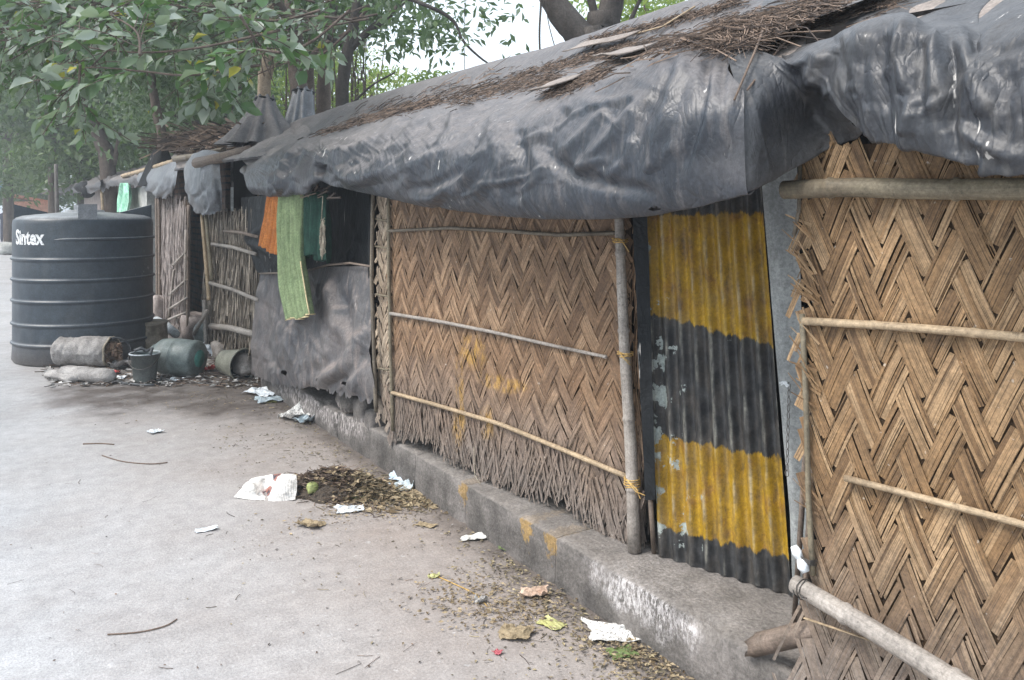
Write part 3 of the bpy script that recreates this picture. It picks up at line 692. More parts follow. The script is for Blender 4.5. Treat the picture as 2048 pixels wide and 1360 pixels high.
# chain on the door
ch = empty('chain', WD.hit(1578, 772, .09), 'short rusty chain hanging down the grey metal strip beside the yellow door', 'chain')
c0 = WL[ch]; cend = WD.hit(1574, 935, .09)
for k in range(12):
    c_ = c0.lerp(cend, k/11); b = MB(); P = []
    for j in range(13):
        w_ = 2*math.pi*j/12; lx, lz = .0055*math.cos(w_), .0125*math.sin(w_)
        P.append(c_+(Vector((lx, 0, lz)) if k % 2 else Vector((0, lx, lz))))
    b.tube(P, .0016, 5, cap=False); b.build('link', MAT['chain_steel'], ch)
b = MB(); P = []
for j in range(13): w_ = 2*math.pi*j/12; P.append(cend+Vector((0, .008*math.cos(w_), -.02+.011*math.sin(w_))))
b.tube(P, .0018, 5, cap=False); b.build('ring', MAT['chain_steel'], ch)
b = MB(); P = np.zeros((6, 6, 3)); q0 = WD.hit(1570, 770, .1)
for i in range(6):
    for j in range(6): P[i, j] = (q0.x-.005+.006*math.sin(i+j), q0.y+.018-.036*i/5, q0.z-.006+.012*j/5+.008*math.sin(i/5*3))
b.grid(P); b.build('foil_tab', MAT['white_plastic'], ch)

# near right mat wall
ul = [(pxu(WR, x_, y_)) for x_, y_ in ((1600, 300), (1585, 520), (1600, 800), (1612, 1000), (1622, 1140), (1600, 1230), (1568, 1330), (1550, 1380), (1540, 1450))]
uz = [p[1] for p in ul][::-1]; uu = [p[0] for p in ul][::-1]
uf = lambda z: float(np.interp(z, uz, uu))
zbR = lambda u: .045+.02*math.sin(u*9)
ztR = pxu(WR, 1760, 274)[1]
matR = weave(WR, min(uu), WR.L, zbR, lambda u: ztR+.02*math.sin(u*23), .064, math.radians(24), random.Random(21), 'matting_near', 'mat_wall', hut, sliv=7, u0fun=uf, rag=.03, h=.0032, gapf=.04,
             fan=lambda u, v: (u, v, .05*max(0, .3-v)), label='golden brown woven bamboo wall with a thick bamboo rail across its top')
bpole([(1568, 380), (1700, 374), (1850, 379), (2060, 378), (2500, 380)], .0265, 'bamboo_olive', hut, 'rail', wall=WR, off=.045, seg=16, node=.38)
bpole([(1607, 642), (1750, 650), (1900, 661), (2070, 677), (2500, 720)], .0115, 'bamboo', matR, wall=WR, off=.022)
bpole([(1690, 956), (1800, 984), (1930, 1018), (2070, 1055), (2500, 1200)], .009, 'bamboo', matR, wall=WR, off=.022)
bpole([(1604, 628), (1612, 800), (1617, 1000), (1626, 1150)], .008, 'bamboo_olive', hut, 'upright', wall=WR, off=.018)
bpole([(1588, 470), (1598, 420), (1600, 330)], .006, 'bamboo_dark', hut, 'upright', wall=WR, off=.01, node=0)
for (x0_, y0_, x1_, y1_) in ((1590, 800, 1588, 1246), (1599, 900, 1604, 1246), (1597, 1090, 1597, 1248)):
    a_, b2 = WR.hit(x0_, y0_, -.03), WR.hit(x1_, y1_, -.03); a_.x += .06; b2 = onZ(x1_, y1_, .213)
    b = MB(); b.tube([a_, a_.lerp(b2, .5)+Vector((.002, 0, 0)), b2], .009, 7); b.build('stake', MAT['wood'], hut)
b = MB(); c_ = WR.hit(1600, 1118, .03)                    # knotted white cloth tie with a turn of wire
for k in range(2):
    s_ = -1 if k else 1; P = [c_+Vector((0, .022*s_*q, .03*s_*q)) for q in (0, .5, 1)]; b.tube(P, lambda t_: .006+.011*math.sin(math.pi*min(.85, t_+.12)), 8, wob=.15)
b.build('cloth_tie', MAT['white_plastic'], hut)
b = MB()
for k in range(5): b.tube([WR.hit(1598, 1112+3*k, .035), WR.hit(1620, 1122+2*k, .03), WR.hit(1634, 1120+3*k, .015)], .0016, 4)
b.build('wire', MAT['wire'], hut)
# broken splints sticking out at the left edge of the near mat
b = MB(); rr = random.Random(4)
for k in range(36):
    x_, y_ = rr.choice([(1600, 440), (1597, 500), (1606, 560), (1605, 690), (1608, 760), (1612, 1000)]); x_ += rr.uniform(-6, 10); y_ += rr.uniform(-30, 30)
    p = WR.hit(x_+25, y_+rr.uniform(20, 50), .004+rr.uniform(0, .012)); q = WR.hit(x_-rr.uniform(0, 32), y_-rr.uniform(-10, 30), .01+rr.uniform(0, .03)); d = (q-p).normalized(); wv = Vector((0, d.z, -d.y)).normalized()*rr.uniform(.002, .005)
    b.quad(p-wv, q-wv*.4, q+wv*.4, p+wv, [(0, 0), (.1, 0), (.1, .01), (0, .01)])
b.build('splints', MAT['matting_near'], matR, smooth=False, kind='stuff')
# inside, back and ends of the hut
b = MB(); RP = [(1.93, 2.02), (2.4, 2.27), (3.0, 2.58)]
for (x0_, z0_), (x1_, z1_) in zip(RP, RP[1:]): b.quad((x0_, .1, z0_), (x0_, 4.4, z0_), (x1_, 4.4, z1_), (x1_, .1, z1_))
o = b.build('roof', MAT['cardboard'], hut, smooth=False); md = o.modifiers.new('t', 'SOLIDIFY'); md.thickness = .015
b = MB(); b.quad(WR.P(.0, ztR-.06, -.03), WR.P(WR.L, ztR-.06, -.03), WR.P(WR.L, 2.12, -.03), WR.P(.0, 2.12, -.03)); b.build('gable_lining', MAT['dark_inside'], hut, smooth=False)  # black sheet added as the shade in the hollow above the mat
b = MB()
for (x0_, x1_, y0_, y1_) in ((2.75, 2.8, .2, 5.0), (2.3, 2.8, 5.1, 5.14), (2.3, 2.8, .16, .2)): b.box(((x0_+x1_)/2, (y0_+y1_)/2, 1.15), x1_-x0_, y1_-y0_, 1.85)
b.build('inner_wall', MAT['dark_inside'], hut, smooth=False)
b = MB()
for (x0_, x1_, y0_, y1_) in ((4.2, 4.26, .1, 9.0), (2.2, 4.2, .04, .1)): b.box(((x0_+x1_)/2, (y0_+y1_)/2, 1.05), x1_-x0_, y1_-y0_, 1.7)
b.build('back_wall', MAT['cardboard'], hut, smooth=False)
# poles leaning by the door step
b = MB(); P0 = onZ(1590, 1168, .3); P0 = WR.hit(1590, 1168, .03); P1 = Vector((1.62, 1.05, .02)); P1 = onX(1935, 1378, 1.93)
d_ = (P1-P0); b.tube([P0, P0+d_*.5+Vector((0, 0, .004)), P1, P0+d_*1.5], lambda t_: .0255+.002*t_, 18, node=.34); 
pp = b.build('bamboo_pole', MAT['bamboo_grey'], label='thick grey bamboo pole slanting down across the foot of the near woven wall', cat='pole')
binding(P0+d_*.06, d_, .0275, 2, pp, 'wire', .02, rr_=.0016)
b = MB(); P0 = WR.hit(1608, 1236, .05); P1 = WR.hit(1800, 1300, .05); b.tube([P0, P0.lerp(P1, .5), P1], .005, 6, flat=.5); b.build('bamboo_splint', MAT['bamboo'], label='thin pale bamboo splint just under the thick slanting pole', cat='splint')
b = MB(); P0 = onX(1500, 1293, KX-.015); P1 = onX(1632, 1262, KX-.015); ax = (P1-P0).normalized()
n_ = 9; P = np.zeros((n_, 10, 3))
for i in range(n_):
    c_ = P0.lerp(P1, i/(n_-1)); rr_ = .024
    for k in range(10):
        w_ = math.pi*1.15*k/9-.2; P[i, k] = c_+Vector((-math.sin(w_)*rr_*1.1+.02, 0, math.cos(w_)*rr_+.0))+ax*((.03*abs(math.sin(k*2.1))-.004*k) if i == 0 else 0)+Vector((0, 0, .002*math.sin(k*3)))
b.grid(P); o = b.build('split_log', MAT['wood'], label='short weathered piece of split wood jutting over the step beside the slanting pole', cat='log')
md = o.modifiers.new('thick', 'SOLIDIFY'); md.thickness = .012

# ================================================================== MAIN ROOF TARPAULIN
ridge = [(400, 301, 3.0), (560, 256, 3.0), (640, 236, 3.0), (720, 213, 3.0), (870, 168, 3.0), (1020, 130, 3.0), (1180, 92, 3.0), (1340, 40, 3.0), (1500, -10, 3.0), (1750, -80, 3.0), (2100, -180, 3.0), (2600, -320, 3.0)]
back = [('w', 4.3, 12.0, 1.95), ('w', 4.3, 4, 1.95), ('w', 4.3, 0, 1.95)]
mid_ = [(500, 312, 2.4), (640, 262, 2.4), (800, 222, 2.4), (1000, 172, 2.4), (1180, 128, 2.4), (1340, 75, 2.4), (1500, 35, 2.4), (1750, -30, 2.4), (2200, -150, 2.4), (2800, -300, 2.4)]
shoulder = [(500, 335, 1.9), (560, 300, 1.9), (640, 283, 1.9), (740, 264, 1.9), (860, 243, 1.9), (985, 232, 1.88), (1060, 215, 1.87), (1130, 190, 1.85), (1230, 142, 1.85), (1320, 105, 1.85), (1411, 76, 1.85), (1478, 100, 1.87)]
bulge = [(498, 350, 1.8), (560, 340, 1.78), (625, 318, 1.8), (650, 322, 1.72), (740, 310, 1.72), (860, 305, 1.7), (985, 300, 1.7), (1100, 280, 1.68), (1230, 250, 1.68), (1350, 215, 1.67), (1440, 200, 1.68), (1490, 190, 1.72)]
low = [(500, 372, 1.76), (560, 376, 1.73), (610, 372, 1.74), (640, 342, 1.8), (662, 350, 1.7), (740, 358, 1.69), (860, 372, 1.68), (985, 385, 1.67), (1080, 388, 1.66), (1200, 378, 1.66), (1300, 365, 1.66), (1400, 340, 1.67), (1491, 300, 1.7)]
hem_ = [(503, 388, 1.8), (560, 393, 1.76), (612, 388, 1.76), (640, 360, 1.83), (665, 372, 1.74), (740, 388, 1.74), (800, 401, 1.73), (860, 412, 1.73), (980, 429, 1.72), (1080, 437, 1.7), (1200, 437, 1.7), (1300, 430, 1.7), (1400, 411, 1.7), (1490, 386, 1.71)]
tuck = [(x_, y_-9, X_+.035) for x_, y_, X_ in hem_]
def C8(*p): return [(850+x_/1.7095, y_/1.7095) for x_, y_ in p]
cre = [(C8((985, 150), (955, 300), (915, 480), (870, 590)), 16, -.04), (C8((1010, 150), (985, 260), (960, 420), (905, 560)), 10, .035),
       (C8((1040, 150), (1015, 300), (1020, 420), (1075, 560)), 10, -.03), (C8((1070, 150), (1040, 260), (1045, 400), (1090, 540)), 9, .035),
       (C8((900, 170), (850, 300), (790, 480), (750, 640)), 16, .03), (C8((850, 200), (800, 300), (740, 430), (700, 560)), 12, -.025),
       (C8((830, 330), (700, 420), (560, 480), (430, 540)), 11, .028), (C8((780, 300), (640, 380), (500, 430), (400, 470)), 12, -.025),
       (C8((740, 280), (600, 330), (470, 370), (380, 420)), 13, .022), (C8((700, 440), (620, 520), (520, 590), (450, 600)), 9, .028), (C8((640, 560), (560, 620), (450, 600), (380, 560)), 9, -.02),
       (C8((420, 420), (470, 540), (600, 640)), 10, .022), (C8((270, 390), (240, 480), (160, 560), (60, 640)), 12, .03), (C8((240, 380), (180, 470), (90, 540)), 10, -.025),
       (C8((330, 400), (380, 500), (470, 640), (600, 700)), 12, -.018), (C8((150, 380), (90, 460), (0, 520)), 9, .022), (C8((60, 380), (0, 430), (-80, 480)), 10, -.02),
       ([(640, 330), (655, 345), (700, 385)], 16, -.05), ([(705, 300), (665, 320), (645, 345)], 12, .04), ([(600, 300), (570, 345), (560, 385)], 12, .03), ([(575, 300), (545, 345), (535, 385)], 10, -.03), ([(640, 290), (610, 335), (590, 380)], 11, -.03),
       (C8((600, 700), (800, 690), (1000, 670), (1080, 655)), 10, .015), (C8((100, 700), (400, 730), (600, 740)), 10, .012),
       (C8((700, 690), (780, 600), (860, 540)), 9, .02), (C8((930, 640), (1000, 600), (1060, 590)), 8, .018)]
cre = [c_ for c_ in cre[:6]]+cre[17:20]
cre = [(p_, w_*1.25, a_*2) for p_, w_, a_ in cre]
def K9(*p): return [(600+x_/2.833, 200+y_/2.833) for x_, y_ in p]
cre += [(K9((1130, 60), (1090, 240), (980, 400), (860, 500), (740, 560), (560, 545)), 26, .06), (K9((960, 30), (800, 250), (560, 380), (300, 440), (130, 430)), 26, .06), (K9((760, 40), (560, 260), (420, 380)), 18, .035), (K9((640, 90), (380, 240), (150, 330)), 20, .04),
        (K9((1180, 80), (1110, 400), (1000, 560)), 18, .03), (K9((1300, 200), (1420, 340), (1560, 430), (1850, 500), (2040, 540)), 24, -.05), (K9((1960, 0), (1800, 180), (1650, 330), (1550, 420)), 22, .05), (K9((1760, 30), (1600, 200), (1480, 310)), 18, .035), (K9((1520, 30), (1420, 180), (1380, 280)), 22, -.04),
        (K9((1760, 330), (1640, 370), (1520, 410)), 12, .02), (K9((1230, 150), (1260, 400), (1180, 600)), 24, -.03), (K9((880, 120), (700, 310), (420, 430)), 16, -.04), (K9((1040, 200), (920, 400), (760, 500), (600, 510)), 18, -.045), (K9((540, 130), (320, 240), (190, 265)), 14, -.03),
        (K9((160, 290), (130, 350), (100, 440)), 16, -.06), (K9((1900, 200), (1850, 350), (1700, 480)), 16, .025), (K9((60, 250), (20, 380), (-20, 470)), 14, .03), (K9((20, 220), (-60, 380), (-100, 480)), 14, .03), (K9((-60, 260), (-130, 400), (-160, 480)), 12, .025)]
cre += rand_creases(15, (660, 240, 1380, 350), 132, 10, (90, 200), (10, 20), (.006, .016), 5) + rand_creases(12, (640, 240, 1400, 410), 125, 35, (25, 60), (4, 8), (.004, .008), 6) + rand_creases(16, (490, 270, 640, 370), 112, 10, (60, 110), (5, 11), (.015, .03), 41)
cre += rand_creases(10, (450, 180, 1400, 250), 160, 20, (60, 160), (8, 16), (.006, .014), 8)
tarp, bvh_main = sheet('tarpaulin', 'tarp', [back, ridge, mid_, shoulder, bulge, low, hem_, tuck], 560, 170, cre, .0045, 1.6, (1, 1, .45), byY=((.1, .1, 1.3, 1.77, 1.64, 1.62, 1.62, 1.62), (11, 10.6, 9.3, 8.0, 7.45, 7.2, 7.12, 7.12)), seed=2.0, holes=7, ret=True, calm=.85, ridge=((.006, 14, 1.6, -.75), (.003, 30, 4, -.9)),
      label='long black plastic sheet draped over the roof and sagging above the woven wall and door', cat='tarpaulin')
# near tarpaulin on top
n_top = [('w', 3.05, 2.7-2.6*k/13, 2.76+.04*k/13) for k in range(14)]
n_mid = [(1500, 72, 2.1), (1530, 82, 2.1), (1550, 86, 2.1), (1570, 86, 2.1), (1590, 82, 2.1), (1610, 76, 2.12), (1660, 58, 2.15), (1727, 34, 2.18), (1790, 15, 2.2), (1868, 0, 2.2), (1940, -20, 2.2), (2043, -50, 2.2), (2150, -75, 2.2), ('w', 2.2, .1, 2.45)]
n_sh = [(1455, 96, 1.868), (1505, 106, 1.87), (1530, 112, 1.87), (1550, 116, 1.87), (1566, 118, 1.86), (1581, 120, 1.84), (1650, 85, 1.8), (1727, 47, 1.76), (1809, 29, 1.75), (1868, 60, 1.74), (1920, 60, 1.74), (1975, 88, 1.73), (2043, 42, 1.73), ('w', 1.72, .1, 2.18)]
n_b = [(1476, 190, 1.722), (1515, 194, 1.76), (1550, 188, 1.82), (1590, 172, 1.87), (1612, 155, 1.86), (1608, 138, 1.8), (1660, 140, 1.76), (1727, 130, 1.7), (1800, 130, 1.67), (1868, 140, 1.66), (1920, 148, 1.65), (1975, 152, 1.65), (2043, 150, 1.64), ('w', 1.64, .1, 2.02)]
n_l = [(1486, 300, 1.702), (1520, 294, 1.745), (1570, 274, 1.85), (1640, 240, 1.98), (1672, 215, 1.93), (1645, 186, 1.8), (1690, 205, 1.75), (1740, 222, 1.69), (1800, 230, 1.66), (1868, 245, 1.64), (1920, 252, 1.64), (1975, 258, 1.63), (2043, 265, 1.62), ('w', 1.62, .1, 1.86)]
n_h = [(1486, 386, 1.712), (1520, 371, 1.75), (1590, 333, 1.88), (1680, 286, 2.01), (1722, 262, 1.95), (1700, 243, 1.8), (1722, 262, 1.75), (1760, 280, 1.7), (1800, 288, 1.67), (1868, 305, 1.65), (1920, 318, 1.64), (1975, 330, 1.63), (2043, 345, 1.62), ('w', 1.62, .1, 1.7)]
n_t = [(p[0], p[1]-8, p[2]+.02) for p in n_h[:-1]]+[('w', 1.64, .1, 1.71)]
cn = [(p_, w_*1.5, a_) for p_, w_, a_ in [(C8((1740, 100), (1750, 250), (1765, 420)), 22, .05), (C8((1700, 110), (1690, 260), (1700, 420)), 18, -.04), (C8((1640, 50), (1620, 180), (1650, 330)), 14, .03), (C8((1500, 80), (1470, 220), (1480, 380)), 16, .03),
      (C8((1830, 110), (1870, 260), (1850, 420)), 14, .04), (C8((1790, 120), (1810, 300), (1800, 450)), 14, -.04), (C8((1890, 180), (1960, 90), (2040, 30)), 12, .035), (C8((1890, 180), (1930, 300), (1990, 450)), 16, .03), (C8((1930, 190), (2000, 170), (2048, 150)), 12, -.03),
      (C8((1570, 100), (1560, 240), (1580, 400)), 14, -.03), (C8((1330, 260), (1360, 310), (1380, 330)), 12, .03), (C8((2000, 250), (2010, 400), (2030, 540)), 16, -.03)]] + rand_creases(26, (1620, 60, 2100, 300), 88, 14, (80, 200), (14, 36), (.008, .022), 15) + rand_creases(16, (1620, 60, 2100, 320), 70, 50, (20, 60), (4, 8), (.003, .006), 16)
tarp2, bvh_near = sheet('tarpaulin', 'tarp_near', [n_top, n_mid, n_sh, n_b, n_l, n_h, n_t], 340, 140, cn, .0045, 2.5, (1, 1, .4), seed=6.0, ret=True, idx=True, calm=.6, ridge=((.012, 6, .8, .1), (.004, 18, 2.5, .3)),
      label='black plastic sheet hanging in scallops over the near right corner of the roof', cat='tarpaulin')
def hitroof(px, py):
    r = ray(px, py).normalized(); best = None
    for bv in (bvh_near, bvh_main):
        h_ = bv.ray_cast(CAM, r, 60)
        if h_[0] is not None and (best is None or h_[3] < best[3]): best = h_
    return best
# heaps of twigs and straw lying on the roof
def polypts(poly, hw, n, rng):
    A = np.array(poly, float); d = np.r_[0, np.cumsum(np.hypot(*np.diff(A, axis=0).T))]
    for _ in range(n):
        t_ = rng.uniform(0, d[-1]); x_ = np.interp(t_, d, A[:, 0]); y_ = np.interp(t_, d, A[:, 1]); yield x_+rng.gauss(0, hw*.4), y_+rng.gauss(0, hw*.45)
def debris(name, zones, label, seed, mat='twig'):
    rng = random.Random(seed); b = MB()
    for poly, hw, n, Lr, th, ht in zones:
        for x_, y_ in polypts(poly, hw, n, rng):
            h_ = hitroof(x_, y_)
            if not h_ or h_[0].x < 1.6: continue
            p, N = Vector(h_[0]), Vector(h_[1]); N = N if N.z > 0 else -N
            if N.z < .25: continue
            p = p+N*rng.uniform(0.002, ht); a = rng.uniform(0, 2*math.pi); d = Vector((math.cos(a)*.8, math.sin(a), rng.uniform(-.12, .12))); d = (d-N*d.dot(N)*.85).normalized()
            L = rng.uniform(*Lr); r_ = th*rng.uniform(.5, 1.4); sd = d.cross(N).normalized()
            m_ = p+d*L*.5+sd*rng.uniform(-.15, .15)*L+N*rng.uniform(0, .1)*L; q = p+d*L
            b.tube([p, m_, q], r_, 3, cap=False)
    return b.build(name, MAT[mat], smooth=False, label=label, kind='stuff')
Z = [([(640, 268), (720, 245), (800, 222), (880, 205)], 8, 700, (.03, .16), .0025, .015), ([(905, 205), (980, 185), (1060, 168), (1120, 160)], 16, 1200, (.01, .07), .0016, .014),
     ([(1100, 190), (1150, 170), (1210, 145)], 13, 900, (.01, .07), .0016, .014), ([(1020, 160), (1110, 135), (1180, 115), (1260, 96)], 13, 900, (.01, .08), .0016, .012),
     ([(1210, 112), (1300, 92), (1400, 80), (1480, 82)], 17, 1300, (.01, .07), .0014, .015), ([(1180, 85), (1300, 55), (1400, 28), (1480, 5)], 9, 900, (.01, .09), .0016, .012),
     ([(1430, 60), (1540, 45), (1640, 15)], 26, 2000, (.01, .08), .0014, .015), ([(1440, 100), (1500, 90), (1570, 75), (1640, 50)], 14, 450, (.03, .14), .0013, .02),
     ([(700, 240), (850, 200), (1000, 158)], 20, 260, (.05, .25), .0025, .02), ([(1150, 150), (1400, 90), (1620, 60)], 26, 90, (.08, .26), .0022, .02), ([(1560, 70), (1640, 40), (1720, 15), (1800, 0)], 20, 500, (.01, .1), .0013, .01)]
debris('twig_litter', Z, 'dry twigs and straw heaped on the long black roof sheet', 31)
# a few long curved sticks poking over the roof edge
rr = random.Random(77)
for k, (pts, lab) in enumerate([([(1640, 30), (1560, 110), (1495, 190)], 'long brown stick hanging down over the roof edge furthest right'), ([(1530, 75), (1510, 120), (1470, 208)], 'thin curved twig drooping over the folded roof edge'),
                   ([(1395, 20), (1330, 60), (1235, 85)], 'pale curved branch lying across the roof twigs')]):
    P = []
    for (x_, y_) in pts:
        h_ = hitroof(x_, y_); P.append(Vector(h_[0])+Vector(h_[1]).normalized()*(.02 if Vector(h_[1]).dot(CAM-Vector(h_[0])) > 0 else -.02)) if h_ else None
    if len(P) >= 2: b = MB(); b.tube(P, lambda t_: .0045-.0015*t_, 6, wob=.1); b.build('stick', MAT['twig' if k < 2 else 'bamboo'], label=lab, cat='stick')
# loose flat sheets on the roof
for (pts, lab) in (([(1190, 130), (1255, 106), (1320, 98), (1240, 134)], 'stiff curled grey sheet lying on the roof twigs above the big fold'), ([(1130, 118), (1170, 95), (1290, 70), (1230, 100)], 'flat brown sheet near the ridge below the forked tree'),
                   ([(1060, 205), (1100, 178), (1170, 158), (1120, 190)], 'dusty flat sheet between two drifts of twigs on the roof')):
    P = [];
    for (x_, y_) in pts:
        h_ = hitroof(x_, y_); N = Vector(h_[1]); N = N if N.z > 0 else -N; P.append(Vector(h_[0])+N*.03)
    G = np.zeros((10, 10, 3))
    for i in range(10):
        for j in range(10):
            q = P[0].lerp(P[3], i/9).lerp(P[1].lerp(P[2], i/9), j/9); G[i, j] = q+Vector((0, 0, .012*mnoise.noise(q*5)+.02*(1-j/9)**2))
    b = MB(); b.grid(G); o = b.build('roof_sheet', MAT['cardboard'], label=lab, cat='sheet'); md = o.modifiers.new('t', 'SOLIDIFY'); md.thickness = .006

# ================================================================== HUT WITH BLACK PLASTIC WALLS
h2 = empty('tarpaulin_hut', (2.6, 6.6, .15), 'middle hut walled with black plastic sheeting where the laundry hangs', 'hut')
b = MB()
b.box((2.75, 6.9, 1.1), .05, 3.6, 1.9); b.build('inner_wall', MAT['dark_inside'], h2, smooth=False)
sheet('upper_curtain', 'tarp_black', [[(560, 350, 2.15), (650, 350, 2.15), (745, 350, 2.13)], [(560, 450, 2.14), (650, 450, 2.16), (745, 450, 2.13)], [(560, 540, 2.1), (650, 535, 2.12), (745, 535, 2.1)]], 60, 40,
      rand_creases(14, (560, 380, 740, 520), 88, 12, (60, 150), (5, 10), (.008, .02), 3), .01, 3, parent=h2)
sheet('lower_curtain', 'tarp_wall', [[(522, 535, 2.06), (600, 540, 2.03), (660, 534, 2.03), (745, 532, 2.06)], [(515, 600, 2.02), (600, 600, 1.98), (660, 600, 1.98), (745, 610, 2.03)], [(508, 670, 1.98), (600, 680, 1.93), (660, 680, 1.93), (748, 700, 2.0)],
      [(505, 720, 1.95), (560, 740, 1.92), (660, 750, 1.9), (750, 755, 1.96)], [(506, 750, 1.96), (550, 768, 1.94), (620, 775, 1.93), (680, 782, 1.94), (752, 800, 1.98)]], 120, 90,
      [(p_, w_*1.7, a_*1.8) for p_, w_, a_ in [([(590, 560), (600, 650), (560, 740)], 14, .03), ([(560, 580), (545, 660), (552, 750)], 10, -.03), ([(660, 560), (670, 640), (700, 700)], 13, .03), ([(690, 570), (690, 660), (660, 720), (600, 760)], 14, -.025), ([(740, 650), (700, 720), (640, 765)], 12, .03), ([(740, 700), (700, 750), (650, 775)], 9, -.02), ([(620, 560), (625, 640), (640, 730)], 10, -.02), ([(525, 560), (520, 640), (512, 720)], 9, .02), ([(535, 600), (528, 680), (545, 740)], 6, -.015)]]
      + rand_creases(40, (510, 550, 740, 760), 95, 25, (40, 130), (4, 9), (.004, .012), 9), .012, 3.2, parent=h2, hem=.05, seed=3.3, ridge=((.03, 5, .9, .25), (.012, 12, 2, -.15)), holes=4, label='torn dusty grey plastic curtain over the lower wall')
sheet('side_curtain', 'tarp_black', [[(482, 395, 2.05), (520, 392, 2.03), (575, 385, 2.03)], [(485, 440, 2.05), (520, 440, 2.0), (580, 440, 2.03)], [(492, 480, 2.03), (530, 490, 1.98), (590, 500, 2.03)], [(515, 545, 2.0), (540, 548, 1.98), (590, 548, 2.0)]], 50, 50,
      [([(488, 480), (520, 460), (560, 430)], 8, .03), ([(488, 480), (530, 500), (570, 540)], 9, .025), ([(488, 490), (520, 520), (535, 548)], 6, -.02)]+rand_creases(8, (490, 400, 580, 540), 40, 40, (40, 90), (4, 8), (.005, .012), 4), .01, 3, parent=h2, seed=8)
b = MB(); b.tube([onX(520, 547, 1.98), onX(600, 545, 1.96), onX(655, 530, 1.98), (onX(700, 526, 2.0)), onX(742, 533, 2.02)], .008, 7); b.build('tie_rail', MAT['wood'], h2)
b = MB(); b.tube([onX(742, 385, 2.06), onX(739, 520, 2.05), onX(741, 680, 2.04), onX(752, 800, 2.03)], lambda t_: .018+.01*math.sin(t_*17), 7, wob=.25); b.build('rolled_edge', MAT['tarp_black'], h2)
# roof edge sticks under the sheet
b = MB(); rr = random.Random(12)
for k in range(26):
    x_ = rr.uniform(590, 655); y_ = rr.uniform(374, 398); p = onX(x_, y_, rr.uniform(1.8, 2.0)); b.tube([p, p+Vector((rr.uniform(-.03, .03), rr.uniform(-.3, -.1), rr.uniform(-.02, .05)))], rr.uniform(.003, .008), 4)
b.build('eave_sticks', MAT['twig'], h2, smooth=False)
# rubble stones under the torn curtain
def rock(c, s, name='stone', mat='stone', seed=0, kerbish=False, **kw):
    b = MB(); n1, n2 = 14, 10
    for j in range(n2+1):
        ph = math.pi*j/n2-math.pi/2
        for i in range(n1):
            th = 2*math.pi*i/n1; v = Vector((math.cos(th)*math.cos(ph), math.sin(th)*math.cos(ph), math.sin(ph))); m_ = max(abs(v.x), abs(v.y), abs(v.z)); v = v.lerp(v/m_, .6)*(1+.22*mnoise.noise(v*1.6+Vector((seed*7, 0, 0))))
            b.v.append((c[0]+v.x*s[0], c[1]+v.y*s[1], c[2]+v.z*s[2]))
    for j in range(n2):
        for i in range(n1): b.f.append((j*n1+i, j*n1+(i+1) % n1, (j+1)*n1+(i+1) % n1, (j+1)*n1+i)); b.uv += [(0, 0)]*4
    return b.build(name, MAT[mat], **kw)
for k, (x_, y_, s_, lab) in enumerate([(722, 832, (.06, .1, .13), 'tall broken concrete lump below the torn plastic curtain'), (745, 845, (.06, .08, .08), 'small grey rubble lump at the left foot of the woven wall'), (700, 800, (.1, .13, .08), 'flat rubble block wedged under the plastic curtain'), (578, 762, (.09, .16, .1), 'dark rubble block under the left end of the plastic curtain')]):
    p = onX(x_, y_, KX+.05); rock((p.x+.02, p.y, max(s_[2]*.9, p.z)), s_, seed=k, label=lab, cat='stone', mat='kerb')

# laundry
def drape(name, mat, L, Rr, nf, amp, label, cat='cloth', X=None, hemmat=None, nu=44, nv=44, ph=0.0, parent=None):
    Lp = resample([(x_, y_, X) for x_, y_ in L], nv); Rp = resample([(x_, y_, X) for x_, y_ in Rr], nv); P = np.zeros((nu, nv, 3))
    for i in range(nu):
        for j in range(nv):
            f_, g_ = i/(nu-1), j/(nv-1); q = Lp[j]*(1-f_)+Rp[j]*f_; a_ = 1.6*amp*(math.sin(f_*nf*2*math.pi+ph+1.2*math.sin(g_*2+ph))*(1-.25*g_)+.5*mnoise.noise(Vector((f_*5, g_*2.5, ph+3))))
            P[i, j] = (q[0]-a_, q[1]+amp*.4*math.cos(f_*nf*6), q[2]+(.01*math.sin(f_*9+ph) if j == nv-1 else 0))
    b = MB(); b.grid(P); o = b.build(name, MAT[mat], parent, label=label, cat=cat)
    md = o.modifiers.new('t', 'SOLIDIFY'); md.thickness = .003
    if hemmat:
        h_ = MB(); h_.tube([Vector(P[i, nv-1]) for i in range(0, nu, 2)]+[Vector(P[nu-1, j]) for j in range(nv-2, nv//2, -3)], .005, 5); h_.build('hem', MAT[hemmat], o)
    return o
drape('hanging_cloth', 'orange_cloth', [(545, 378), (535, 430), (522, 492)], [(572, 378), (568, 450), (562, 514)], 5, .018, 'bright orange cloth hanging from the eave of the middle hut', X=1.84)
drape('hanging_cloth', 'green_cloth', [(566, 378), (562, 480), (565, 570), (578, 640)], [(606, 380), (605, 480), (614, 560), (626, 630)], 5, .02, 'long pale green shawl with a light hem hanging between orange and dark green cloths', X=1.82, hemmat='gold_hem', nv=70)
drape('hanging_cloth', 'dark_green_cloth', [(602, 384), (594, 450), (596, 520)], [(636, 384), (640, 430), (632, 508)], 3.5, .025, 'dark green crumpled garment hanging right of the long pale green shawl', X=1.86, ph=1)
drape('hanging_cloth', 'dark_green_cloth', [(632, 384), (636, 450), (634, 520)], [(656, 388), (660, 450), (660, 524)], 2, .02, 'darker green cloth strip hanging furthest right on the laundry line', X=1.9, ph=2.5)
b = MB(); rr = random.Random(15)
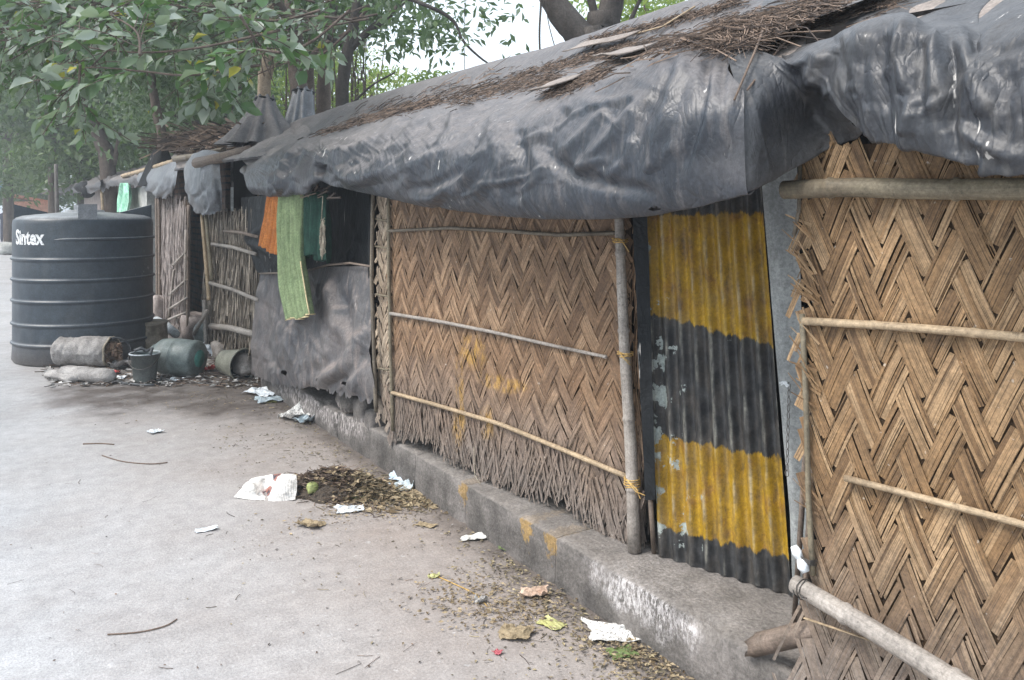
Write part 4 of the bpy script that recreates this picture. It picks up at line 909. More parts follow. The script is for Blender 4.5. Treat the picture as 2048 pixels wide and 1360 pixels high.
for k in range(12):
    P = []; c_ = onX(645, 470, 1.84)
    for j in range(16): w_ = 2*math.pi*j/15; P.append(c_+Vector((rr.uniform(-.01, .01), .035*math.cos(w_)*rr.uniform(.7, 1.1)+rr.uniform(-.01, .01), .12*math.sin(w_)*rr.uniform(.8, 1.05)-.02*k*.2)))
    b.tube(P, .0025, 4, cap=False)
b.tube([onX(646, 392, 1.84), onX(643, 440, 1.84)], .003, 4); b.build('rope_bundle', MAT['rope_grey'], label='tangled loops of thin cord hanging beside the dark green cloth', cat='rope')

# ================================================================== HUT WITH BRUSHWOOD WALLS
h3 = empty('brushwood_hut', (2.7, 11, .1), 'hut with grey brushwood and stick screens behind the black tank', 'hut')
def thatch(name, quad, n, seed, parent, mat='thatch', X=2.05):           # quad: TL, TR, BR, BL pixels
    rng = random.Random(seed); b = MB(); TLp, TRp, BRp, BLp = [onX(x_, y_, X) for x_, y_ in quad]
    for k in range(n):
        u_ = rng.uniform(0, 1); v0 = rng.uniform(-.03, .75); L = rng.uniform(.2, .5); v1 = min(v0+L, 1.0+rng.uniform(-.05, .06)); du_ = rng.gauss(0, .05)
        f_ = lambda u, v: TLp.lerp(TRp, u).lerp(BLp.lerp(BRp, u), v)
        p, q = f_(u_, v0), f_(u_+du_, v1); o1, o2 = rng.uniform(0, .03), rng.uniform(0, .05)
        p = p-Vector((o1, 0, 0)); q = q-Vector((o2, 0, 0)); w_ = rng.uniform(.006, .02)
        b.quad(p+Vector((0, w_, 0)), p-Vector((0, w_, 0)), q-Vector((rng.uniform(-.01, .01), w_*.5, 0)), q+Vector((0, w_*.5, 0)))
    o = b.build(name, MAT[mat], parent, smooth=False)
    b = MB(); b.quad(TLp+Vector((.015, 0, 0)), TRp+Vector((.015, 0, 0)), BRp+Vector((.015, 0, .05)), BLp+Vector((.015, 0, .05))); b.build('backing', MAT['mat_backing'], o, smooth=False); return o  # added dark sheet, shade between the sticks
th = thatch('brush_screen', [(416, 425), (515, 420), (512, 708), (410, 690)], 1500, 5, h3, X=2.05)
for a_, c_, r_, m_ in (((448, 462), (516, 474), .016, 'wood'), ((424, 488), (512, 508), .018, 'bamboo_grey'), ((420, 566), (516, 600), .02, 'bamboo_grey'), ((422, 652), (508, 668), .032, 'bamboo_grey')):
    b = MB(); P0, P1 = onX(*a_, 1.98), onX(*c_, 1.98); b.tube([P0, P0.lerp(P1, .5)+Vector((0, 0, .015)), P1], r_, 8, wob=.08); b.build('batten', MAT[m_], th)
th2 = thatch('brush_screen', [(322, 395), (376, 400), (374, 668), (322, 640)], 700, 6, h3, mat='plaster', X=2.02)
for a_, c_ in (((346, 530), (372, 505)), ((338, 590), (372, 560)), ((338, 618), (374, 596)), ((335, 640), (372, 625)), ((372, 460), (370, 665)), ((348, 540), (336, 650))):
    b = MB(); b.tube([onX(*a_, 1.95), onX(*c_, 1.95)], .016, 6, wob=.1); b.build('batten', MAT['bamboo_grey'], th2)
for a_, c_, m_ in (((404, 430), (418, 600), 'bamboo'), ((412, 430), (424, 560), 'bamboo_olive'), ((313, 395), (315, 620), 'wood'), ((318, 395), (320, 620), 'wood'), ((378, 410), (376, 660), 'wood'), ((408, 600), (412, 690), 'bamboo_grey')):
    b = MB(); b.tube([onX(*a_, 1.97), onX(*c_, 1.97)], .022, 8, node=.35); b.build('upright', MAT[m_], h3)
b = MB(); P0, P1 = onX(414, 622, 1.9), onX(388, 668, 1.9); b.tube([P0, P1], .022, 7, wob=.1); b.build('leaning_stick', MAT['bamboo_grey'], h3)
b = MB(); b.box((2.3, 12.0, 1.1), .06, 3.4, 2.2); b.build('brick_wall', MAT['brick_wall'], h3, smooth=False)
for c_, l_ in (((2.32, 14.8, 1.1), 2.2), ((2.6, 9.6, 1.2), 3.2)): b = MB(); b.box(c_, .06, l_, 2.1); b.build('inner_wall', MAT['dark_inside'], h3, smooth=False)
for k, (x_, y_, s_, X_, lab) in enumerate([(392, 652, (.18, .28, .17), 2.1, 'mud step in the dark doorway of the brushwood hut'), (318, 616, (.1, .17, .2), 1.95, 'pale upright stone block between tank and brushwood screen'), (490, 690, (.13, .28, .12), 2.05, 'dark stone block under the brushwood screen'), (445, 700, (.1, .2, .1), 2.05, 'low grey stone left of the tipped pail')]):
    p = onX(x_, y_, X_); rock((p.x, p.y, s_[2]*.95), s_, seed=k+10, label=lab, cat='stone', mat='plaster' if k < 2 else 'stone')
# sheets and timbers on the roofs of the further huts
sheet('tarpaulin', 'tarp_old', [[('w', 3.6, 14.5, 2.0), ('w', 3.6, 9, 2.0)], [(330, 318, 3.0), (430, 290, 3.0), (520, 268, 3.0), (600, 246, 3.0)], [(320, 332, 2.4), (430, 305, 2.4), (530, 280, 2.4), (620, 262, 2.4)], [(318, 345, 1.95), (400, 322, 1.95), (470, 312, 1.95), (560, 300, 1.95)], [(318, 350, 1.92), (400, 332, 1.92), (470, 322, 1.92), (560, 312, 1.92)]], 90, 40,
      rand_creases(30, (330, 260, 600, 340), 150, 30, (40, 120), (4, 9), (.01, .03), 14), .03, 2, label='dusty grey plastic sheet over the brushwood hut roof', cat='tarpaulin', seed=4)
sheet('tarpaulin', 'tarp_grey', [[(378, 312, 1.95), (410, 300, 1.9), (440, 305, 1.95)], [(368, 340, 1.9), (405, 335, 1.8), (440, 335, 1.9)], [(374, 385, 1.9), (408, 385, 1.78), (444, 380, 1.9)], [(392, 425, 1.9), (415, 430, 1.82), (444, 418, 1.92)]], 50, 50,
      [([(385, 320), (385, 370), (400, 420)], 6, .05), ([(405, 320), (405, 370), (415, 420)], 6, -.05), ([(425, 320), (428, 370), (435, 410)], 6, .05)]+rand_creases(22, (375, 310, 440, 420), 95, 14, (50, 100), (3, 7), (.02, .05), 12), .008, 3, hem=.05, label='pale grey plastic hanging in a limp bundle from the eave of the brushwood hut', cat='tarpaulin', seed=12)
sheet('tarpaulin', 'tarp_grey', [[(278, 345, 2.0), (315, 335, 1.95), (352, 322, 1.95)], [(275, 360, 1.95), (315, 355, 1.85), (354, 345, 1.9)], [(285, 378, 1.95), (318, 385, 1.85), (350, 372, 1.9)], [(300, 385, 1.97), (325, 394, 1.9), (345, 388, 1.95)]], 50, 30,
      rand_creases(22, (280, 335, 350, 390), 105, 18, (25, 60), (3, 7), (.03, .08), 18), .012, 2, hem=.05, label='small grey plastic flap hanging from the eave just right of the tank', cat='tarpaulin', seed=13)
sheet('tarpaulin', 'tarp_old', [[(500, 300, 2.1), (560, 292, 2.05), (610, 285, 2.0)], [(485, 318, 2.0), (560, 310, 1.95), (620, 300, 1.92)], [(500, 340, 1.9), (540, 345, 1.88), (600, 335, 1.85)], [(498, 372, 1.88), (530, 385, 1.84), (560, 380, 1.84)]], 50, 30, rand_creases(12, (490, 300, 600, 380), 120, 30, (30, 70), (3, 7), (.01, .03), 19), .02, 3, label='crumpled plastic end flap at the left tip of the long roof sheet', cat='tarpaulin', seed=17)
for pts, r_, m_, lab in (([(392, 326, 1.75), (440, 316, 1.9), (505, 300, 2.2)], .055, 'wood', 'thick brown log jutting from the eave of the brushwood hut'), ([(350, 318, 1.85), (400, 312, 2.0), (450, 300, 2.3)], .04, 'bamboo_dark', 'dark beam end poking out left of the thick log'),
                 ([(245, 352, 2.0), (290, 340, 2.0), (350, 322, 2.0)], .035, 'bamboo', 'pale bamboo eave pole above the mint green cloth'), ([(340, 272, 2.8), (400, 268, 2.8), (480, 258, 2.8)], .04, 'bamboo', 'long bare pole lying high on the twig heap'), ([(382, 300, 2.4), (402, 290, 2.4), (424, 270, 2.4)], .03, 'bamboo', 'short pale stick leaning on the twig heap')):
    b = MB(); b.tube([W(p) for p in pts], r_, 10, wob=.05, node=.5 if 'bamboo' in m_ else 0); b.build('roof_pole', MAT[m_], label=lab, cat='pole')
b = MB(); rr = random.Random(44)
for k in range(800):
    x_ = rr.uniform(350, 500); y_ = 292-(x_-350)*.13+rr.gauss(0, 9); p = onX(x_, y_, rr.uniform(2.3, 2.9)); a_ = rr.uniform(0, 6.28); L = rr.uniform(.2, .8)
    b.tube([p, p+Vector((math.cos(a_)*L*.5, math.sin(a_)*L*.5, rr.uniform(-.05, .1)))  , p+Vector((math.cos(a_)*L, math.sin(a_)*L, rr.uniform(-.12, .12)))], rr.uniform(.004, .012), 3, cap=False)
b.build('twig_litter', MAT['twig'], smooth=False, kind='stuff', label='heap of dry sticks on the roof of the brushwood hut')
for pts in ([(325, 245), (345, 260), (372, 278)], [(452, 238), (465, 248), (480, 258)], [(440, 262), (455, 258), (470, 268)]):
    b = MB(); b.tube([onX(x_, y_, 2.6) for x_, y_ in pts], .02, 6, wob=.1); b.build('stick', MAT['twig'], label={325: 'thin stick rising left out of the roof twig heap', 452: 'forked stick rising right out of the roof twig heap', 440: 'short stick lying on top of the roof twig heap'}[pts[0][0]], cat='stick')

# ================================================================== FURTHER SHACKS behind the tank
h4 = empty('far_shack', (2.8, 17.5, .1), 'low plastered shack with a ragged sheet roof seen above the tank', 'shack')
b = MB(); b.box((2.9, 17.2, 1.0), 1.6, 3.8, 2.0); b.build('wall', MAT['plaster_grey'], h4, smooth=False)
sheet('roof', 'tarp_old', [[(205, 352, 2.9), (260, 340, 2.9), (330, 322, 2.9)], [(198, 356, 2.3), (260, 348, 2.3), (330, 334, 2.3)], [(200, 366, 2.0), (260, 356, 2.0), (322, 345, 2.0)], [(205, 384, 2.0), (230, 372, 2.0), (300, 372, 2.0)]], 60, 24, rand_creases(16, (200, 330, 320, 380), 120, 40, (20, 50), (3, 5), (.02, .06), 33), .05, 2, parent=h4, hem=.1)
b = MB(); b.tube([onX(202, 362, 2.0), onX(206, 430, 2.0)], .03, 7); b.build('upright', MAT['bamboo'], h4)
h5 = empty('far_shack', (3.0, 25, .1), 'hazy brown shack with sagging black roof left of the plastered one', 'shack')
b = MB(); b.box((2.9, 25.5, 1.12), 1.4, 7, 2.24); b.build('wall', MAT['plaster'], h5, smooth=False)
sheet('roof', 'tarp_old', [[(80, 372, 3.0), (150, 366, 3.0), (205, 350, 3.0)], [(70, 382, 2.0), (140, 374, 2.0), (205, 360, 2.0)], [(75, 388, 1.95), (140, 388, 1.95), (205, 378, 1.95)]], 60, 16, rand_creases(14, (70, 360, 200, 390), 120, 40, (20, 50), (3, 5), (.03, .08), 34), .12, 1, parent=h5, hem=.15)
b = MB(); b.tube([onX(160, 376, 1.9), onX(172, 372, 1.9), onX(176, 388, 1.9)], .14, 8, wob=.2); b.build('bundle', MAT['tarp_black'], h5)
b = MB(); b.box(tuple(onX(92, 408, 2.1)), .1, 3.0, .35); b.build('red_board', MAT['far_red'], h5, smooth=False)
drape('hanging_cloth', 'mint_cloth', [(246, 366), (240, 395), (238, 425)], [(256, 366), (263, 392), (258, 425)], 2, .03, 'mint green and white striped cloth knotted to the eave pole above the tank', X=1.95)
h6 = empty('far_stall', (2.4, 46, 0), 'faraway orange awning stall beyond the last shack', 'stall')
b = MB(); p = dep(40, 396, 42); b.box((p.x+.4, p.y, 1.0), 1.6, 5.0, 2.0); b.build('body', MAT['far_orange'], h6, smooth=False)
b = MB(); b.box((p.x+.4, p.y, 2.15), 1.5, 4.0, .12, Matrix.Rotation(.2, 3, 'Y')); b.build('awning', MAT['far_orange'], h6, smooth=False)
b = MB(); b.box((p.x-.6, p.y-2.2, 2.75), .6, 1.6, .4); b.build('blue_bundle', MAT['far_blue'], h6, smooth=False)
b = MB(); q0 = dep(112, 330, 24); q1 = dep(116, 420, 24); b.tube([(q0.x, q0.y, 2.9), (q1.x, q1.y, 0)], .05, 8); b.build('utility_pole', MAT['kerb'], label='slim grey concrete pole standing behind the tank in the haze', cat='pole')
# person walking far down the road
pp_ = onZ(9, 487); ps_ = empty('person', (pp_.x, pp_.y, 0), 'person in dark blue clothes walking far down the road left of the tank', 'person')
def skin_fig(name, verts, edges, radii, mat, parent):
    me = bpy.data.meshes.new(name); me.from_pydata(verts, edges, []); o = bpy.data.objects.new(name, me); COL.objects.link(o); o.parent = parent; me.materials.append(mat)
    m = o.modifiers.new('skin', 'SKIN'); m.use_smooth_shade = True
    for i, r_ in enumerate(radii): me.skin_vertices[0].data[i].radius = (r_, r_)
    me.skin_vertices[0].data[0].use_root = True; o.modifiers.new('sub', 'SUBSURF').render_levels = 2; WL[o] = WL[parent]; return o
V_ = [(0, 0, .92), (0, 0, 1.15), (0, 0, 1.36), (0, 0, 1.46), (0, 0, 1.56), (0, .01, 1.66), (.19, 0, 1.36), (.25, .03, 1.1), (.24, -.08, .86), (-.19, 0, 1.36), (-.25, -.03, 1.1), (-.25, .06, .86), (.1, 0, .86), (.11, -.1, .48), (.11, .0, .08), (.11, -.14, .04), (-.1, 0, .86), (-.11, .08, .48), (-.11, .2, .1), (-.11, .07, .04)]
E_ = [(0, 1), (1, 2), (2, 3), (3, 4), (4, 5), (2, 6), (6, 7), (7, 8), (2, 9), (9, 10), (10, 11), (0, 12), (12, 13), (13, 14), (14, 15), (0, 16), (16, 17), (17, 18), (18, 19)]
body = skin_fig('body', V_, E_, [.15, .14, .16, .06, .09, .085, .07, .05, .035, .07, .05, .035, .1, .075, .05, .04, .1, .075, .05, .04], MAT['cloth_navy'], ps_)
b = MB(); M_ = Matrix.Translation((pp_.x, pp_.y, 1.63)); b.lathe([(0.001, .12), (.06, .105), (.095, .05), (.1, 0), (.085, -.06)], 14, M_); b.build('hair', MAT['hair'], ps_)
for k, (x_, y_, s_) in enumerate([(8, 503, .5), (22, 505, .35)]):
    p = onZ(x_, y_+4); rock((p.x, p.y, .2), (s_, s_, .22), 'rubble_heap', 'plaster_grey', seed=30+k, label=['pale rubble heap far down the road at the picture edge', 'smaller pale rubble heap next to the tank far down the road'][k], cat='rubble')

# ================================================================== WATER TANK
TC = Vector((.797, 10.40, 0)); TR_ = .698
tank = empty('water_tank', TC, 'large black ribbed plastic water tank with white lettering standing on the road', 'water tank')
prof = [(.0, 0), (TR_*.97, 0), (TR_, .03)]; zr = [.208, .413, .655, .875, 1.09]
for z_ in zr:
    for dz, dr in ((-.035, 0), (-.02, -.002), (-.012, .014), (0, .02), (.012, .014), (.02, -.002), (.035, 0)): prof.append((TR_-.008+dr, z_+dz))
prof += [(TR_-.008, 1.2), (TR_-.008, 1.45), (TR_-.014, 1.49), (TR_-.04, 1.52), (TR_-.1, 1.54), (TR_-.22, 1.555), (TR_-.42, 1.57), (.2, 1.58), (.19, 1.6), (.001, 1.6)]
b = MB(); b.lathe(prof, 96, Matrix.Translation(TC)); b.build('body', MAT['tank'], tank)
b = MB(); az = math.atan2(-TC.y, -TC.x); P = []
for k in range(30):                              # the partial top rib
    w_ = az-.42+k*.09; P.append(TC+Vector((math.cos(w_)*(TR_-.004), math.sin(w_)*(TR_-.004), 1.298)))
b.tube(P, lambda t_: .016*min(1, t_*20, (1-t_)*20+.05), 8); b.build('rib', MAT['tank'], tank)
for k in range(4):                               # moulded wedge lugs round the lid
    w_ = az+.04+k*math.pi/2; rd = Vector((math.cos(w_), math.sin(w_), 0)); tg_ = Vector((-rd.y, rd.x, 0)); hw = .088; o_, i_ = TR_-.03, TR_-.34
    top = 1.66; b = MB(); a0, a1 = TC+rd*o_-tg_*hw, TC+rd*o_+tg_*hw; c0_, c1_ = TC+rd*i_-tg_*hw, TC+rd*i_+tg_*hw; Zv = lambda p, z: Vector((p.x, p.y, z))
    b.quad(Zv(a0, 1.5), Zv(a1, 1.5), Zv(a1, top), Zv(a0, top)); b.quad(Zv(a0, top), Zv(a1, top), Zv(c1_, 1.575), Zv(c0_, 1.575))
    b.v += [tuple(Zv(a0, 1.5)), tuple(Zv(a0, top)), tuple(Zv(c0_, 1.575)), tuple(Zv(c0_, 1.5)), tuple(Zv(a1, 1.5)), tuple(Zv(a1, top)), tuple(Zv(c1_, 1.575)), tuple(Zv(c1_, 1.5))]
    n0 = len(b.v)-8; b.f += [(n0, n0+1, n0+2, n0+3), (n0+7, n0+6, n0+5, n0+4)]; b.uv += [(0, 0)]*8; o = b.build('lifting_lug', MAT['tank_lug' if k % 2 == 0 else 'tank'], tank, smooth=False)
def text_mesh(body_, size, name, mat, parent, mapf, ext=.002, bold=.0):
    cu = bpy.data.curves.new(name, 'FONT'); cu.body = body_; cu.size = size; cu.extrude = 0; cu.offset = bold; cu.resolution_u = 3
    o = bpy.data.objects.new('tmp', cu); COL.objects.link(o); dg = bpy.context.evaluated_depsgraph_get(); me = bpy.data.meshes.new_from_object(o.evaluated_get(dg)); bpy.data.objects.remove(o)
    import bmesh; bm = bmesh.new(); bm.from_mesh(me); bmesh.ops.subdivide_edges(bm, edges=[e_ for e_ in bm.edges if e_.calc_length() > .03], cuts=3); bm.to_mesh(me); bm.free()
    for v in me.vertices: v.co = mapf(v.co)-WL[parent]
    me.materials.append(mat); o = bpy.data.objects.new(name, me); COL.objects.link(o); o.parent = parent; WL[o] = WL[parent]; return o
def tank_hit(px, py):
    r = ray(px, py); d2 = Vector((r.x, r.y)); c2 = Vector((TC.x, TC.y)); A_ = d2.dot(d2); B_ = -2*d2.dot(c2); C_ = c2.dot(c2)-TR_**2; t_ = (-B_-math.sqrt(max(0, B_*B_-4*A_*C_)))/(2*A_); return CAM+r*t_
q0, q1 = tank_hit(31, 488), tank_hit(90, 488); zt0, zt1 = tank_hit(40, 488).z, tank_hit(40, 459).z
an0 = math.atan2(q0.y-TC.y, q0.x-TC.x); an1 = math.atan2(q1.y-TC.y, q1.x-TC.x)
def tmap(co): w_ = an0+(an1-an0)*co.x/2.62; return Vector((TC.x+math.cos(w_)*(TR_-.004), TC.y+math.sin(w_)*(TR_-.004), zt0+(zt1-zt0)*co.y/.72))
text_mesh('Sintex', 1.0, 'lettering', MAT['lettering'], tank, tmap, bold=.035)

# ================================================================== THINGS AROUND THE TANK
def bucket(name, mat, rt, rb, h, M, label, cat, inside='pail_inside', rimmat='bucket_rim', handle=True, loc=None):
    e = empty(name, loc, label, cat); b = MB(); b.lathe([(.001, .012), (rb*.97, .012), (rb, 0), (rb*1.02, .02), (rt*.985, h*.96), (rt*1.05, h*.97), (rt*1.05, h), (rt*.99, h), (rt*.97, h*.96), (rb*.96, .03), (.001, .02)], 36, M); b.build('body', MAT[mat], e)
    b = MB(); P = [M@Vector((math.cos(w_)*rt*1.045, math.sin(w_)*rt*1.045, h)) for w_ in [2*math.pi*k/30 for k in range(31)]]; b.tube(P, .007, 6, cap=False); b.build('rim', MAT[rimmat], e)
    b = MB(); b.lathe([(.001, .028), (rb*.95, .028), (rt*.965, h*.955)], 36, M); b.build('inside', MAT[inside], e)
    if handle:
        b = MB(); b.tube([M@Vector((math.cos(w_)*rt*1.06, -.1*math.sin(w_)-rt*.75*math.sin(w_), h-.01-.11*math.sin(w_))) for w_ in [math.pi*k/16 for k in range(17)]], .0045, 6); b.build('handle', MAT['wire'], e)
    return e
p = onZ(293, 768); bucket('bucket', 'bucket_metal', .128, .095, .27, Matrix.Translation((p.x, p.y+.1, 0))@Matrix.Rotation(-YAW+.2, 4, 'Z'), 'small upright dark metal bucket with a pale rim in front of the tank', 'bucket', loc=(p.x, p.y+.1, 0))
b = MB(); P = [Vector((p.x, p.y+.1, .3))+Vector((x_, y_, z_)) for x_, y_, z_ in ((-.1, -.06, .01), (-.04, -.07, .03), (.0, -.08, .0), (.05, -.09, .02), (.02, -.13, -.03))]; b.tube(P, .016, 6, wob=.3); b.build('rag', MAT['rubber'], label='dark wet rag draped over the rim of the upright bucket', cat='rag')
p = onZ(305, 712); e = bucket('paint_tin', 'rusty_tin', .175, .185, .36, Matrix.Translation((p.x, p.y+.15, 0)), 'large rusty encrusted tin standing beside the right side of the tank', 'tin', rimmat='rusty_tin', handle=False, loc=(p.x, p.y+.15, 0))
b = MB(); b.lathe([(.178, .33), (.186, .355), (.172, .37), (.001, .366)], 20, Matrix.Translation((p.x, p.y+.15, 0)), lambda w, z: 1+.05*math.sin(w*3)); b.build('crust', MAT['rusty_tin'], e)
# big round teal pot lying on its side, base towards us
def lying(px, py, r, axis, d=0): p = onZ(px, py); ax = Vector(axis).normalized(); q = Vector((0, 0, 1)).rotation_difference(ax).to_matrix().to_4x4(); return Matrix.Translation((p.x, p.y, r))@q, Vector((p.x, p.y, 0))
M_, l_ = lying(388, 757, .175, (-.72, .7, .03)); M_ = Matrix.Translation((0.06, .06, 0))@M_@Matrix.Scale(.82, 4)@Matrix.Scale(1.15, 4, (0, 0, 1))
e = empty('round_pot', l_, 'big round teal metal pot lying on its side with its base facing out', 'pot')
b = MB(); b.lathe([(.001, .0), (.105, .0), (.12, .012), (.19, .012), (.208, .035), (.212, .12), (.215, .2), (.214, .24), (.22, .245), (.22, .255), (.214, .26), (.212, .36), (.2, .42), (.16, .47), (.12, .49), (.13, .52), (.001, .52)], 40, M_); b.build('body', MAT['teal_pot'], e)
b = MB(); b.lathe([(.001, -.004), (.1, -.004), (.1, .004)], 28, M_); b.build('base', MAT['teal_base'], e)
M_, l_ = lying(412, 705, .15, (.6, .75, .1)); M_ = Matrix.Translation((0, .2, .02))@M_
b = MB(); b.lathe([(.001, 0), (.1, .01), (.15, .06), (.17, .15), (.16, .25), (.1, .32), (.001, .34)], 28, M_); b.build('round_pot', MAT['teal_pot'], label='smaller round pot half hidden behind the big teal pot', cat='pot')
M_, l_ = lying(478, 762, .135, (.62, -.75, .05)); 
M_ = Matrix.Translation((l_.x+.0, l_.y+.22, .135))@Vector((0, 0, 1)).rotation_difference(Vector((.38, -.9, -.02)).normalized()).to_matrix().to_4x4()@Matrix.Translation((0, 0, -.14))
bucket('pail', 'tin_pail', .15, .11, .3, M_, 'tin pail lying on its side with its open mouth towards the road', 'pail', handle=False, loc=l_, rimmat='tin_pail')
# sacks
def sack(name, a, c, r, label, mat='sack_cloth', seed=0, flat=.8, cat='sack', open_=False):
    a, c = Vector(a), Vector(c); ax = c-a; L = ax.length; ax.normalize(); up = Vector((0, 0, 1)); sd = ax.cross(up).normalized(); n1, n2 = 40, 28; P = np.zeros((n1, n2, 3))
    for i in range(n1):
        t_ = i/(n1-1); rr_ = r*(min(1, (t_*9)**.5 if t_ < .11 else 1)*(min(1, ((1-t_)*9)**.5) if not open_ and t_ > .89 else 1)); rr_ = max(rr_, .004)
        for j in range(n2):
            w_ = 2*math.pi*j/(n2-1); v = sd*math.cos(w_)*1.05+up*math.sin(w_)*flat; q = Vector((t_*4+seed, math.cos(w_)*1.3, math.sin(w_)*1.3))
            P[i, j] = a+ax*L*t_+v*rr_*(1+.17*mnoise.noise(q)+.1*(1-abs(mnoise.noise(q*2.5))*2))
    b = MB(); b.grid(P); o = b.build(name, MAT[mat], label=label, cat=cat); return o, P
a_ = onZ(110, 742); c_ = onZ(228, 742); so, P = sack('sack', a_+Vector((0, .22, .17)), c_+Vector((0, .24, .16)), .175, 'bulging grey sack spilling rubbish in front of the tank', seed=1, open_=True)
b = MB(); P_ = [Vector(P[-1, j]) for j in range(P.shape[1])]; b.tube(P_, .012, 5, cap=False); b.build('sack_mouth', MAT['rope_grey'], so)
b = MB(); rr = random.Random(66); ctr = sum(P_, Vector())/len(P_)
for k in range(70): b.box(ctr+Vector((rr.uniform(-.06, .09), rr.uniform(-.08, .08), rr.uniform(-.1, .08))), rr.uniform(.02, .07), rr.uniform(.02, .06), rr.uniform(.01, .04), Matrix.Rotation(rr.uniform(0, 6), 3, 'X')@Matrix.Rotation(rr.uniform(0, 6), 3, 'Y'))
b.build('rubbish', MAT['sack_inside'], so, smooth=False)
b = MB(); P_ = []
for k in range(26): w_ = -1.9+k*.15; P_.append(ctr+Vector((.03+.15*math.cos(w_), -.02, .14*math.sin(w_)+.0)))
b.tube(P_, .011, 6); b.build('hoop', MAT['rubber'], label='stiff dark hoop standing at the mouth of the bulging sack', cat='hoop')
b = MB()
a_ = onZ(120, 762); c_ = onZ(232, 772); sack('sack', a_+Vector((0, .08, .07)), c_+Vector((0, .12, .06)), .085, 'flat empty grey sack lying lengthwise in front of the bulging sack', seed=4, flat=.75)
a_ = onZ(97, 762); c_ = onZ(160, 770); sack('sack', a_+Vector((0, .12, .05)), c_+Vector((0, .1, .04)), .07, 'short flat sack end sticking out left under the flat grey sack', seed=7, flat=.6)
# hose loop on the ground
b = MB(); pts = [(214, 742), (216, 755), (232, 765), (262, 771), (300, 773), (318, 768), (324, 750), (318, 735)]
P = [onZ(*q)+Vector((0, 0, .015)) for q in pts]; A_ = cr(np.array(P), np.linspace(0, len(P)-1, 40)); b.tube([Vector(v) for v in A_], .011, 7); b.build('hose', MAT['rubber'], label='dark rubber hose curving on the ground around the upright bucket', cat='hose')
# crumpled litter
def crumple(name, mat, px, py, w, l, h, rotz, seed, label, cat, thick=.0015, n=16, ground=0.0, group=None, cr_=7, X=None, tilt=0):
    rng = random.Random(seed); P = np.zeros((n, n, 3)); pl = [(rng.uniform(0, 2*math.pi), rng.uniform(-.4, .4), rng.uniform(.3, 1)) for _ in range(cr_)]
    for i in range(n):
        for j in range(n):
            x_, y_ = i/(n-1)-.5, j/(n-1)-.5; z_ = sum(a*(abs(math.cos(t_)*x_+math.sin(t_)*y_-c)) for t_, c, a in pl)/cr_; z_ = abs(z_*2.2-.45)+.25*mnoise.noise(Vector((x_*5, y_*5, seed)))
            e_ = 1+.25*mnoise.noise(Vector((math.atan2(y_, x_)*1.5, seed, 1))); P[i, j] = (x_*w*e_+z_*w*.15*math.sin(j*1.3), y_*l*e_+z_*l*.15*math.cos(i*1.1), z_*h)
    P[:, :, 2] -= P[:, :, 2].min()
    Rm = np.array(Matrix.Rotation(rotz, 3, 'Z')@Matrix.Rotation(tilt, 3, 'X')); P = P@Rm.T; P[:, :, 2] -= P[:, :, 2].min()
    c_ = onZ(px, py, ground) if X is None else onX(px, py, X); b = MB(); b.grid(P+np.array([c_.x, c_.y, c_.z+.004])); o = b.build(name, MAT[mat], label=label, cat=cat, group=group, smooth=False)
    md = o.modifiers.new('t', 'SOLIDIFY'); md.thickness = thick; return o
D4 = lambda L_: [(a_, b_, c_, 0) for a_, b_, c_ in L_]
o = sheet('newspaper', 'news_bag', [D4([(480, 990, 4.76), (505, 985, 4.95), (535, 985, 5.0), (565, 985, 4.98), (593, 988, 4.9)]), D4([(482, 977, 4.76), (500, 960, 4.85), (530, 951, 4.88), (560, 948, 4.88), (592, 950, 4.83)]), D4([(473, 988, 4.72), (502, 978, 4.72), (533, 975, 4.84), (560, 970, 4.7), (594, 972, 4.75)]), D4([(467, 994, 4.71), (500, 999, 4.69), (526, 1001, 4.68), (545, 1003, 4.67), (590, 1000, 4.68)])], 60, 40,
      [([(528, 955), (530, 980), (535, 1003)], 9, -.05), ([(500, 965), (510, 985), (515, 998)], 6, .02), ([(560, 950), (555, 975), (548, 1000)], 7, .02), ([(480, 985), (500, 985), (520, 990)], 5, -.015)]+rand_creases(14, (470, 950, 594, 1000), 60, 60, (15, 50), (2, 6), (.003, .008), 2), .004, 8, seed=2, label='large printed paper bag lying left of the rubbish pile', cat='paper')
crumple('plastic_bag', 'white_plastic', 528, 788, .2, .3, .12, .5, 8, 'white plastic bag at the kerb nearest the tipped pail', 'plastic bag')
crumple('plastic_bag', 'blue_grey_plastic', 550, 802, .16, .3, .08, 1.5, 9, 'dirty bluish plastic bag lying along the kerb below the white one', 'plastic bag')
crumple('paper', 'newsprint', 590, 838, .2, .26, .14, .2, 10, 'crumpled printed paper ball left of the pale blue bag at the kerb', 'paper')
crumple('plastic_bag', 'blue_grey_plastic', 617, 843, .14, .2, .12, 2, 11, 'pale blue plastic bag leaning at the kerb under the torn curtain', 'plastic bag')
crumple('plastic_wrapper', 'blue_plastic', 820, 962, .1, .24, .06, .9, 12, 'blue and white wrapper at the right end of the rubbish pile', 'wrapper')
crumple('plastic_bag', 'blue_grey_plastic', 795, 980, .15, .18, .08, 1.9, 13, 'clear grey plastic bag on the right part of the rubbish pile', 'plastic bag')
crumple('paper', 'tan_paper', 766, 978, .13, .14, .06, .4, 14, 'tan crumpled paper between rubbish pile and grey bag', 'paper')
crumple('paper', 'newsprint', 947, 1078, .06, .12, .03, 1.2, 15, 'small printed paper scrap alone in the middle of the road side', 'paper')
crumple('paper', 'newsprint', 1243, 1270, .25, .14, .06, -.55, 16, 'crushed white newspaper at the kerb below the door step', 'paper', n=20)
crumple('paper', 'tan_paper', 1068, 1192, .07, .11, .05, 1.0, 17, 'tan crumpled paper scrap above the yellow leaf', 'paper')
